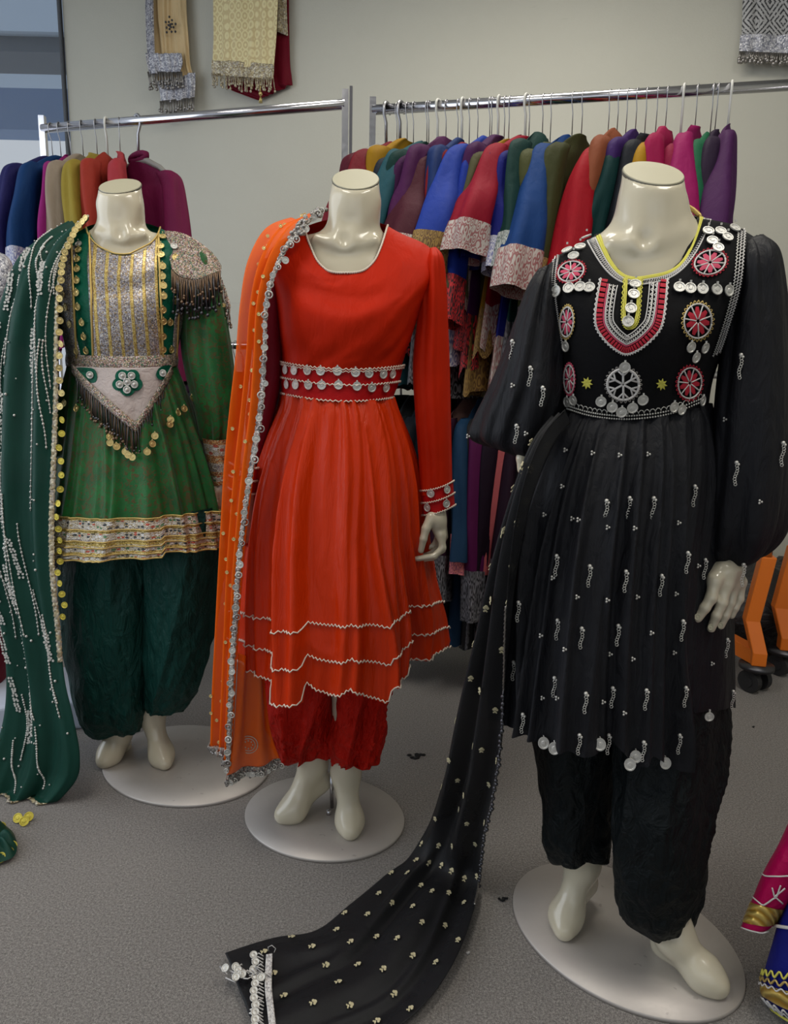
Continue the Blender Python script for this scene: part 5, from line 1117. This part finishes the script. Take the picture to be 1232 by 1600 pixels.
# medallions
def medal(cx, cy, rx, ry, rot, thr, pet, petn=7, loops=None, r=.0014, white=False):
    E_ = Emb()
    R_ = lambda a, k: (cx+k*(rx*math.cos(a)*math.cos(rot)-ry*math.sin(a)*math.sin(rot)), cy+k*(rx*math.cos(a)*math.sin(rot)+ry*math.sin(a)*math.cos(rot)))
    E_.line([R_(a, 1) for a in np.linspace(0, 2*np.pi, 40)], thr, r)
    for k in range(petn):
        a = 2*math.pi*(k+.5)/petn; E_.line([R_(a, f) for f in np.linspace(.05 if white else .12, .97, 6)], thr, r*.85)
        if pet is not None:
            a = 2*math.pi*k/petn; E_.poly([R_(a, .08), R_(a-.42, .5), R_(a-.12, .85), R_(a+.12, .85), R_(a+.42, .5)], pet)
        if white: E_.line([R_(a-.35, .95), R_(a, .55), R_(a+.35, .95)], thr, r*.8)
    if loops is not None:
        n = 26; pts = []
        for k in range(n*6+1):
            a = 2*math.pi*k/(n*6); pts.append(R_(a, 1.12+.09*math.cos(k*2*math.pi/6)))
        E_.line(pts, loops, .0008)
    E_.done('flower_medallion', yo)
medal(893, 426, 20, 15, -.35, M_white_thread, M_pink_thread, loops=M_red_thread)
medal(1109, 412, 24, 18, -.3, M_white_thread, M_pink_thread, loops=M_red_thread)
medal(888, 503, 10, 23, .05, M_white_thread, M_pink_thread, loops=M_gold_thread)
medal(1089, 502, 21, 26, .15, M_white_thread, M_red_thread, loops=M_gold_thread)
medal(892, 592, 8, 22, .0, M_white_thread, M_pink_thread, loops=M_pink_thread)
medal(1076, 598, 18, 24, .12, M_white_thread, M_red_thread, loops=M_red_thread)
medal(974, 600, 24, 24, 0, M_white_thread, None, 6, loops=M_silver_dark, r=.0022, white=True)
for cx, cy in ((919, 598), (1033, 600)):
    E_ = Emb()
    for k in range(8):
        a = k*math.pi/4+.2; x, y = cx+9*math.cos(a), cy+10*math.sin(a); px_, py_ = -math.sin(a)*2, math.cos(a)*2
        E_.poly([(cx, cy), ((cx+x)/2+px_, (cy+y)/2+py_), (x, y), ((cx+x)/2-px_, (cy+y)/2-py_)], M_yellow_thread)
    E_.done('star_motif', yo)
E_ = Emb()
# borders of the yoke: dotted lines
for pts, m, rr_ in ((Lf+A([3, 0]), M_white_thread, .0012), (Lf+A([8, 4]), M_white_thread, .001), (Rt-A([3, 0]), M_white_thread, .0014), (Rt-A([8, -3]), M_white_thread, .0012), (Rt-A([13, -6]), M_silver, .001)):
    z_ = cat(pts, np.linspace(.01, .62 if m is not None else 1, 90)); z_[:, 0] += 1.3*np.where(np.arange(90) % 2, 1, -1); E_.line(z_, m, rr_)
for dy in (-7, -2):
    q_ = cat(Bt+A([0, dy]), np.linspace(.01, .99, 60))
    for x, y in q_:
        p, n = hit(by, x, y, .003)
        if p is not None: E_.ball(p, .0017, M_silver)
q_ = cat(Bt+A([0, -12]), np.linspace(.05, .97, 150)); q_[:, 1] += 3*np.sin(np.arange(150)*1.1); q_[:, 0] += 1.5*np.cos(np.arange(150)*1.1); E_.line(q_, M_silver, .0007)
E_.done('yoke_border', yo)
KC = [(180, 190), (237, 172), (293, 160), (202, 222), (260, 206), (230, 248), (155, 405), (128, 425), (209, 394), (259, 390), (302, 393), (855, 131), (912, 132), (977, 118), (875, 176), (943, 159), (900, 208), (720, 392), (770, 396), (826, 398), (891, 400), (946, 403),
      (516, 379), (507, 425), (494, 490), (481, 550), (467, 757), (360, 916), (410, 942), (452, 966), (501, 946), (549, 909), (769, 663), (834, 667), (792, 711), (202, 660), (690, 943), (725, 955), (766, 962), (802, 938), (822, 915), (208, 920), (236, 912)]
for k, (x, y) in enumerate(KC):
    coin(by, *ck(x, y), .0092 if y < 640 else .0088, M_silver, bd, off=.004, t=.002)
# skirt
KX = A([(790, 1128), (830, 1142), (860, 1163), (870, 1148), (905, 1168), (942, 1168), (950, 1148), (985, 1190), (1002, 1168), (1042, 1195), (1052, 1178), (1076, 1186), (1090, 1168)], float)
KRR = ridges(36, 7, .004, .010, .024)
def kfold(u, v):
    g = np.exp(-v*3)*.006*vn(u*64, v*.9, 103); n_ = vn(u*19+.5*vn(u*3, v*2, 1), v*.5, 106)
    s = (1-np.cos(u*2*np.pi))/2; fr = np.sin(u*2*np.pi) > 0; p = 0
    for c_, w_, a_ in ((.12, .09, .012), (.38, .10, .022), (.60, .045, .014), (.74, .075, .020), (.90, .05, .012)): p = p+boxp(s, c_+.0*v, w_, a_, .010)
    return g+KRR(u, v)*np.clip(v*1.8, .15, 1)+v**.9*.5*(.024*(1-2*np.abs(n_)**.7)+.006*vn(u*44, v*.9, 107))+fr*p*np.clip(v*1.3-.1, 0, 1)
ksk = Loft([(878, 640, 1110, 630, 18, 8, .104), (862, 665, 1116, 662, 16, 6, .118), (842, 720, 1118, 720, 12, 4, .135), (822, 790, 1112, 790, 10, 0, .148), (809, 870, 1100, 870, 10, 0, .158), (801, 960, 1092, 960, 10, 0, .165), (795, 1050, 1088, 1060, 12, 0, .17), (790, 1128, 1088, 1166, 14, 0, .172)],
           YR, per(kfold), lambda u: np.interp(790+u*298, KX[:, 0], KX[:, 1])-(1128*(1-u)+1166*u+14*np.sin(np.pi*u)), 5)
ksk.build('skirt', M_black_cloth, bd, 420, 140); bks = ksk.bvh()
kbk = Loft([(1000, 720, 1122, 720, 4, 4, .10), (1010, 800, 1136, 800, 4, 4, .11), (1010, 900, 1147, 895, 4, 4, .115), (1010, 1000, 1149, 1000, 4, 4, .12), (1010, 1110, 1150, 1106, 4, 4, .125)], YR+.04, folds(7, .004, .012, 111)); kbk.build('back_skirt', M_black_cloth, bd, 120, 60); bkb = kbk.bvh()
# balloon sleeves
ks1 = sleeve([(850, 422, 870, 410, -4, 0, .02), (832, 446, 872, 444, -2, 0, .055), (810, 492, 880, 490, 0, 0, .07), (788, 550, 886, 550, 0, 0, .08), (762, 610, 890, 610, 0, 0, .09), (740, 660, 880, 656, 4, 0, .088), (738, 686, 868, 684, 12, 0, .08), (772, 700, 852, 700, 14, 0, .06), (806, 702, 846, 700, 6, 0, .035)], YR-.01, M_black_cloth, bd, folds(11, .012, .018, 121, 1.2, .8), nu=140, nv=120)
ks2 = sleeve([(1160, 385, 1188, 366, -4, 0, .02), (1150, 410, 1214, 388, -4, 0, .065), (1142, 460, 1226, 450, 0, 0, .078), (1132, 530, 1232, 530, 0, 0, .085), (1120, 620, 1238, 620, 0, 0, .09), (1112, 710, 1238, 710, 0, 0, .092), (1102, 790, 1234, 785, 2, 0, .09), (1096, 850, 1222, 835, 4, 0, .082), (1102, 884, 1196, 866, 6, 0, .06), (1114, 884, 1166, 876, 2, 0, .035)], YR-.01, M_black_cloth, bd, folds(11, .012, .020, 127, 1.0, .8), nu=150, nv=130)
b1_, b2_ = ks1.bvh(), ks2.bvh()
# gathered sleeve heads
def chain(bv, x, y, L, parent):           # a bead with a hanging chain of small links
    c, n = hit(bv, x, y, .003)
    if c is None: return
    b = MB(); b.ball(c, .0036, 5); b.ball(c+A([.003, -.001, -.003]), .0026, 4); m = int(L/.0045)
    for k in range(m):
        p = c+A([.0015*math.sin(k), -.002, -.005-k*.0045]); t_ = np.linspace(0, 2*np.pi, 7); b.tube([p+A([.0026*math.cos(a), 0, .0026*math.sin(a)]) for a in t_], .0008, 4, False)
    b.build('bead_chain', M_silver, parent)
def cluster(bv, x, y, parent):
    c, n = hit(bv, x, y, .003)
    if c is None: return
    b = MB()
    for a in (0, 2.1, 4.2): b.ball(c+A([.0026*math.cos(a), 0, .0026*math.sin(a)]), .0021, 4)
    b.build('bead_cluster', M_silver, parent)
kk = lambda x, y: (720+x/2.406, 600+y/2.406)
CH = [(548, 440), (640, 430), (728, 430), (878, 385), (357, 645), (487, 685), (628, 705), (756, 720), (850, 635), (918, 660), (217, 820), (370, 888), (457, 918), (598, 908), (836, 890), (205, 1045), (360, 1105), (474, 1162), (577, 1142), (703, 1150), (846, 1140), (230, 1240), (450, 1318), (560, 1318), (693, 1345), (826, 1318)]
for x, y in CH: chain(bks, *kk(x, y), .034, bd)
for x, y in ((998, 960), (1020, 1155)): chain(bkb, *kk(x, y), .034, bd)
for x, y in ((1040, 295), (1208, 222), (1066, 675)): chain(b2_, *kk(x, y), .036, bd)
for x, y in ((1012, 690/2.99*2.99), (985, 640)): pass
chain(b2_, 1160, 555, .04, bd); chain(b2_, 1100, 880, .03, bd)
for x, y in ((803, 534), (829, 575), (847, 606), (809, 665)): chain(b1_, x, y, .03, bd)
CL = [(395, 250), (502, 262), (603, 270), (703, 266), (380, 385), (318, 492), (425, 507), (450, 512), (558, 540), (657, 543), (820, 522), (342, 728), (432, 800), (556, 812), (660, 800), (812, 788), (890, 683), (305, 945), (397, 998), (556, 1015), (642, 1033), (721, 935), (805, 1008), (305, 1178), (370, 1182), (536, 1193), (617, 1235)]
for x, y in CL: cluster(bks, *kk(x, y), bd)
cluster(bkb, *kk(942, 1050), bd)
for x, y in ((998, 133), (1125, 442)): cluster(b2_, *kk(x, y), bd)
for x, y in ((803, 603), (822, 677), (734, 681)): cluster(b1_, x, y, bd)
# hem coins
for x, y in ((312, 1340), (357, 1362), (520, 1345), (633, 1420), (770, 1416), (658, 1390)):
    p = kk(x, y); c, n = hit(bks, p[0], p[1]-9, .002)
    if c is None: c, n = hit(bks, p[0], p[1]-16, .002)
    if c is None: continue
    b = MB(); cc_ = c-A([0, .004, .012]); b.disc(cc_, (.25*math.sin(x), -1, .1), .0095, .002, 16, ry=.011); b.tube([c, cc_+A([0, 0, .010])], .001, 4); b.build('coin', M_silver, bd, smooth=False)
c, n = hit(bkb, *kk(935, 1250), .003)
c = P(*kk(935, 1250), YR-.105)
b = MB(); b.disc(c, (0, -1, 0), .0085, .002, 16); b.box(c+A([0, 0, .0105]), (.003, .002, .006)); b.build('coin', M_silver, bd, smooth=False)
# gold braid at the shoulder seam behind the neck
b = MB(); t_ = np.linspace(0, 1, 40); l_ = [P(1072+22*k, 322+16*k**1.5, YR+.045-.02*k)+A([.002*math.sin(k*60), 0, .002*math.cos(k*60)]) for k in t_]; b.tube(l_, .003, 5); b.build('gold_braid', M_gold_thread, bd)
# trousers
kt = thing('trousers', 'black-green crinkled trousers under the black dress', 'trousers', (.45, YR, .35))
sleeve([(812, 1060, 985, 1060, 5, 5, .10), (826, 1130, 978, 1130, 5, 5, .10), (836, 1200, 966, 1200, 5, 5, .092), (845, 1265, 958, 1262, 4, 4, .082), (849, 1318, 952, 1315, 6, 0, .075), (862, 1350, 946, 1346, 6, 0, .06), (888, 1350, 932, 1346, 0, 0, .033)], YR+.05, M_black_trouser, kt, crink(.008, 131, 12), 'trouser_leg', 150, 110)
sleeve([(930, 1060, 1126, 1050, 5, 5, .10, .07), (955, 1125, 1136, 1105, 5, 5, .10, .05), (964, 1210, 1132, 1200, 5, 5, .09, .03), (966, 1290, 1116, 1280, 4, 4, .088), (963, 1370, 1108, 1350, 6, 4, .082), (966, 1415, 1102, 1400, 8, 0, .075), (985, 1446, 1088, 1440, 10, 0, .062), (1028, 1468, 1070, 1462, 6, 0, .035)], YR-.05, M_black_trouser, kt, crink(.008, 137, 12), 'trouser_leg', 160, 120)
# veil trailing to the floor
kv = thing('scarf', 'long sheer black scarf with gold motifs trailing from the right mannequin to the floor', 'scarf', (.1, 1.3, .3))
def gg(x, y, z=.012): return G(x, y, z)
rows = [(P(862, 655, 1.185), P(892, 652, 1.15)), (P(836, 692, 1.165), P(862, 688, 1.12)), (P(815, 745, 1.165), P(838, 745, 1.10)), (P(792, 815, 1.18), P(820, 815, 1.105)), (P(766, 900, 1.21), P(808, 900, 1.12)), (P(744, 990, 1.25), P(801, 990, 1.14)), (P(722, 1070, 1.30), P(796, 1075, 1.17)), (P(703, 1150, 1.36), P(790, 1150, 1.20)), (P(688, 1220, 1.43), P(778, 1230, 1.26)),
        (P(668, 1285, 1.52), P(764, 1300, 1.33)), (gg(640, 1338, .03), gg(752, 1370, .03)), (gg(600, 1370), gg(738, 1440)), (gg(548, 1412), gg(706, 1520)), (gg(496, 1452), gg(650, 1590)), (gg(432, 1466), gg(560, 1650)), (gg(352, 1495), gg(440, 1720))]
def kvf(u, v): 
    fl_ = np.clip((v-.62)/.1, 0, 1); return (1-fl_*.45)*(.012*np.sin(u*15+1.5*vn(v*1.4, 0, 5)))+.010*fl_*np.exp(-((u-.35-.1*np.sin(v*7))/.05)**2)+.010*fl_*np.exp(-((u-.7-.08*np.sin(v*9))/.04)**2)*np.clip(v*8, 0, 1)+.006*fl_*(1+vn(u*9, v*9, 33))+.006*vn(u*5, v*4, 34)
o, KS, kg = sheet('veil', rows, M_black_veil, kv, kvf, 90, 200, .001)
bkv = BV(*kg)
rr3 = random.Random(5); M_pg = metal('pale_gold_thread', (.62, .56, .36, 1), .5, .3)
for k in range(20):                       # rows of small gold flowers
    for j in range(3 + (k > 8)+(k > 12)*2):
        nj = 3+(k > 8)+(k > 12)*2; u = (j+.5+.5*(k % 2)-.25)/nj; v = .06+.93*(k+.4*rr3.random())/20
        if u > .97: continue
        q_ = KS(A([u, u+.002, u]), A([v, v, v+.002]), .004); q_[:, 2] = np.maximum(q_[:, 2], .014); c = q_[0]; n = np.cross(q_[1]-c, q_[2]-c); n = n/np.linalg.norm(n)*np.sign(n@(O3-c)); up = q_[0]-q_[2]; up /= np.linalg.norm(up); sd_ = np.cross(up, n)
        b = MB()
        for dx, dy, r_ in ((0, .0035, .0036), (-.003, .001, .0027), (.003, .001, .0027), (0, -.0042, .0022), (-.0026, -.006, .0015), (.0026, -.006, .0015)): b.disc(c+sd_*dx+up*dy, n, r_, .0012, 7)
        b.build('gold_motif', M_pg, kv)
border('bead_border', KS, .985, 1.0, .3, .72, M_silver_dark, kv, n=200)
fringe('bead_fringe', [KS(A([1.]), A([v_]), .003)[0] for v_ in np.linspace(.40, .68, 30)], .012, .0016, M_darkmetal, kv, 50, 41)
# lace end on the floor
M_silverlace_w = glitter('white_lace', [(.6, .58, .56, 1), (.42, .4, .4, 1), (.7, .68, .66, 1)], 260, .1, .6)
le = [(gg(416, 1492, .034), gg(426, 1490, .034)), (gg(414, 1540, .034), gg(425, 1540, .034)), (gg(418, 1580, .034), gg(429, 1580, .034)), (gg(424, 1640, .034), gg(436, 1640, .034))]
o, LS, _g = sheet('lace_end', le, M_silverlace_w, kv, None, 6, 60, .002)
b = MB(); c_ = MB()
for k in range(26):
    p = gg(413-3*rr3.random(), 1494+5.6*k, .034); e = p+A([-.012-.012*rr3.random(), 0, 0]); b.tube([p, (p+e)/2+A([0, .004, .003]), e], .0012, 4); b.tube([p+A([0, -.006, 0]), e], .0012, 4)
    if k % 2 == 0: c_.disc(gg(401-5*rr3.random(), 1492+5.6*k, .036), (.1, -.25, 1), .0075, .002, 12)
for k in range(14):
    x, y = 352+58*rr3.random(), 1497+34*rr3.random(); p = gg(x, y, .036); b.tube([p, p+A([.012*math.sin(k), .012*math.cos(k), .004]), p+A([.02*math.cos(k), .01*math.sin(k), 0])], .0014, 4)
    if k % 2: c_.disc(p+A([0, 0, .004]), (.3*math.sin(k), -.5, 1), .0075, .002, 12)
b.build('crochet_loops', M_white_thread, kv)
c_.build('end_coins', M_silver, kv)
b = MB(); b.tube([gg(421, 1490, .02), gg(419, 1480, .03), gg(425, 1477, .035), gg(431, 1482, .03), gg(427, 1492, .02)], .0008, 4); b.build('loose_thread', M_white_thread, kv)
# ------------------------------------------------------------------ things at the frame's edges
pk = thing('sleeve_garment', 'hot pink embroidered garment whose gold-cuffed sleeve hangs in at the right edge', 'garment', P(1225, 1380, 1.2))
M_pinkc = cloth('hot_pink_velvet', C(176, 8, 78, 1.0), .5, .3, .4, 30); M_bluec = cloth('royal_blue_cloth', C(14, 20, 108, 1.0), .6, .3, .2, 40)
p1 = Loft([(1330, 900, 1380, 890, 0, 0, .03), (1300, 1000, 1372, 1000, 0, 0, .05), (1262, 1150, 1330, 1150, 0, 0, .05), (1240, 1260, 1302, 1262, 0, 0, .05), (1222, 1310, 1290, 1310, 0, 0, .05), (1196, 1360, 1268, 1370, 0, 0, .05), (1178, 1405, 1240, 1420, 0, 0, .045), (1160, 1450, 1216, 1448, 4, 0, .035)], 1.16, folds(5, .003, .005, 141)); p1.build('sleeve', M_pinkc, pk, 80, 140); Loft([(1375, 900, 1480, 900, 6, 6, .06), (1345, 915, 1530, 915, 6, 6, .09), (1350, 1000, 1520, 1000, 5, 5, .10), (1345, 1200, 1530, 1200, 5, 5, .13), (1330, 1400, 1560, 1400, 5, 5, .15)], 1.16, folds(9, .003, .012, 145)).build('body', M_pinkc, pk, 140, 60); MB().cyl(G(1440, 1560), G(1440, 1560, .75), .012).build('stand_pole', M_chrome, pk); MB().disc(G(1440, 1560, .001), (0, 0, 1), .15, .008, 40).build('stand_base', M_plate, pk); bp_ = p1.bvh()
def bandon(l, v0, v1, mat, name, parent, off=.002, n=60):
    th = np.linspace(0, 2*np.pi, n, endpoint=False)[None, :]; v = np.linspace(v0, v1, 8)[:, None]; q_ = l.S(th, v, off); return mk(name, q_.reshape(-1, 3), gridf(8, n, True)[:, ::-1], mat, parent)
t = NT('gold_lattice'); co = t.coord('Object', (1, 1, 1)); w1 = t.n('TexWave'); w1.bands_direction = 'DIAGONAL'; t.l(co, w1.inputs[0]); w1.inputs['Scale'].default_value = 38; w1.inputs['Distortion'].default_value = 1.5
t.set(base=t.mix(w1.outputs[1], (.50, .28, .04, 1), (.78, .58, .16, 1)), metal=.6, rough=.35); t.bump(w1.outputs[1], .8, .003); M_lat = t.m
bandon(p1, .868, .955, M_lat, 'gold_cuff', pk)
b = MB()
for pts in ([(1192, 1366), (1200, 1370), (1240, 1366)], [(1178, 1402), (1194, 1414), (1212, 1400), (1222, 1410)], [(1211, 1402), (1208, 1386)], [(1213, 1400), (1220, 1382)], [(1210, 1400), (1226, 1386)], [(1161, 1450), (1190, 1456), (1216, 1448)]):
    q_ = lay(bp_, pts, .003, 14)
    if len(q_) > 2: b.tube(q_, .0014, 5)
b.build('white_stitching', M_white_thread, pk)
bl = thing('trouser_garment', 'royal blue trouser hem with gold and white scrollwork at the lower right corner', 'garment', G(1260, 1570))
p2 = Loft([(1300, 1250, 1420, 1250, 4, 4, .05), (1262, 1340, 1380, 1340, 4, 4, .05), (1222, 1420, 1335, 1420, 4, 4, .06), (1203, 1480, 1340, 1480, 4, 4, .07), (1192, 1520, 1345, 1520, 6, 4, .08), (1188, 1550, 1345, 1560, 22, 4, .085), (1206, 1576, 1340, 1590, 24, 4, .075)], 1.14, folds(4, .002, .003, 151)); p2.build('trouser_leg', M_bluec, bl, 90, 60); b2x = p2.bvh()
bandon(p2, .75, .87, M_lat, 'gold_band', bl)
for m, v0, am, r_ in ((M_yellow_thread, .66, .02, .0018), (M_gold_thread, .71, .014, .002), (M_white_thread, .75, .010, .0014), (M_white_thread, .90, .022, .0016), (M_white_thread, .935, .022, .0016), (M_yellow_thread, .985, 0, .0025)):
    th_ = np.linspace(0, TH, 120); q_ = p2.S(th_, v0+am*np.sin(th_*26+v0*40), .005); MB().tube(q_, r_, 5).build('scroll_trim', m, bl)
MB().tube(p2.S(np.linspace(0, TH, 60), .40+0*np.linspace(0, TH, 60), .004), .003, 5).build('white_edge', M_white_thread, bl)
# neighbour at the left edge
nb_ = thing('dress', 'silver beaded shoulder and crimson skirt of the outfit cut off at the left edge', 'dress', (-1.45, 2.35, 1.0))
Loft([(-90, 385, -60, 385, 0, 0, .03), (-95, 392, 8, 398, 6, 0, .07), (-100, 440, 22, 440, 0, 0, .09), (-100, 520, 10, 520, 0, 0, .09), (-100, 640, 0, 640, 0, 0, .09)], 2.35).build('bodice', M_silverlace, nb_, 80, 50)
Loft([(-100, 640, 0, 640, 0, 0, .12), (-110, 800, 6, 800, 0, 0, .16), (-110, 930, 10, 930, 0, 0, .18), (-110, 1010, 14, 1010, 0, 0, .18), (-100, 1080, 4, 1075, 4, 0, .17)], 2.30, folds(8, .004, .012, 161)).build('skirt', M_maroon, nb_, 120, 60)
b = MB(); b.tube([P(6, 985, 2.14), P(12, 1005, 2.14), (P(14, 1030, 2.14))], .006, 6); b.build('gold_trim', M_gold_thread, nb_)
M_matt_white = plain('matt_white', C(170, 176, 190, 1.2), .7)
q1 = G(15, 1150); bx = MB(); bx.box((-1.22, 2.2, .05), (.70, .3, .10), Matrix.Rotation(.25, 3, 'Z')); bo = bx.build('white_box', M_matt_white, smooth=False); tag(bo, 'white box on the floor behind the green scarf and trousers', 'box'); m_ = bo.modifiers.new('b', 'BEVEL'); m_.width = .012; m_.segments = 3  # low bevelled white block resting on the carpet
# lint and scuffs on the carpet
for x, y, dx, dy, lab in ((787, 1407, .012, .004, 'small dark scrap on the carpet left of the right steel plate'), (652, 1183, .03, .012, 'dark scuffed lint on the carpet between the orange outfit and the black scarf'), (732, 1491, .004, .0015, 'tiny white crumb on the carpet right of the black scarf'), (1178, 1137, .005, .002, 'tiny dark crumb on the carpet below the orange rack wheel')):
    c = G(x, y); b = MB()
    for k in range(9): b.ball((c[0]+dx*math.sin(k*2.1)*(k/9), c[1]+dy*math.cos(k*1.7), .003), (dx*.28, dy*.45, .003), 4)
    tag(b.build('lint_scrap', M_white_thread if 'white' in lab else M_black_thread), lab, 'scrap')
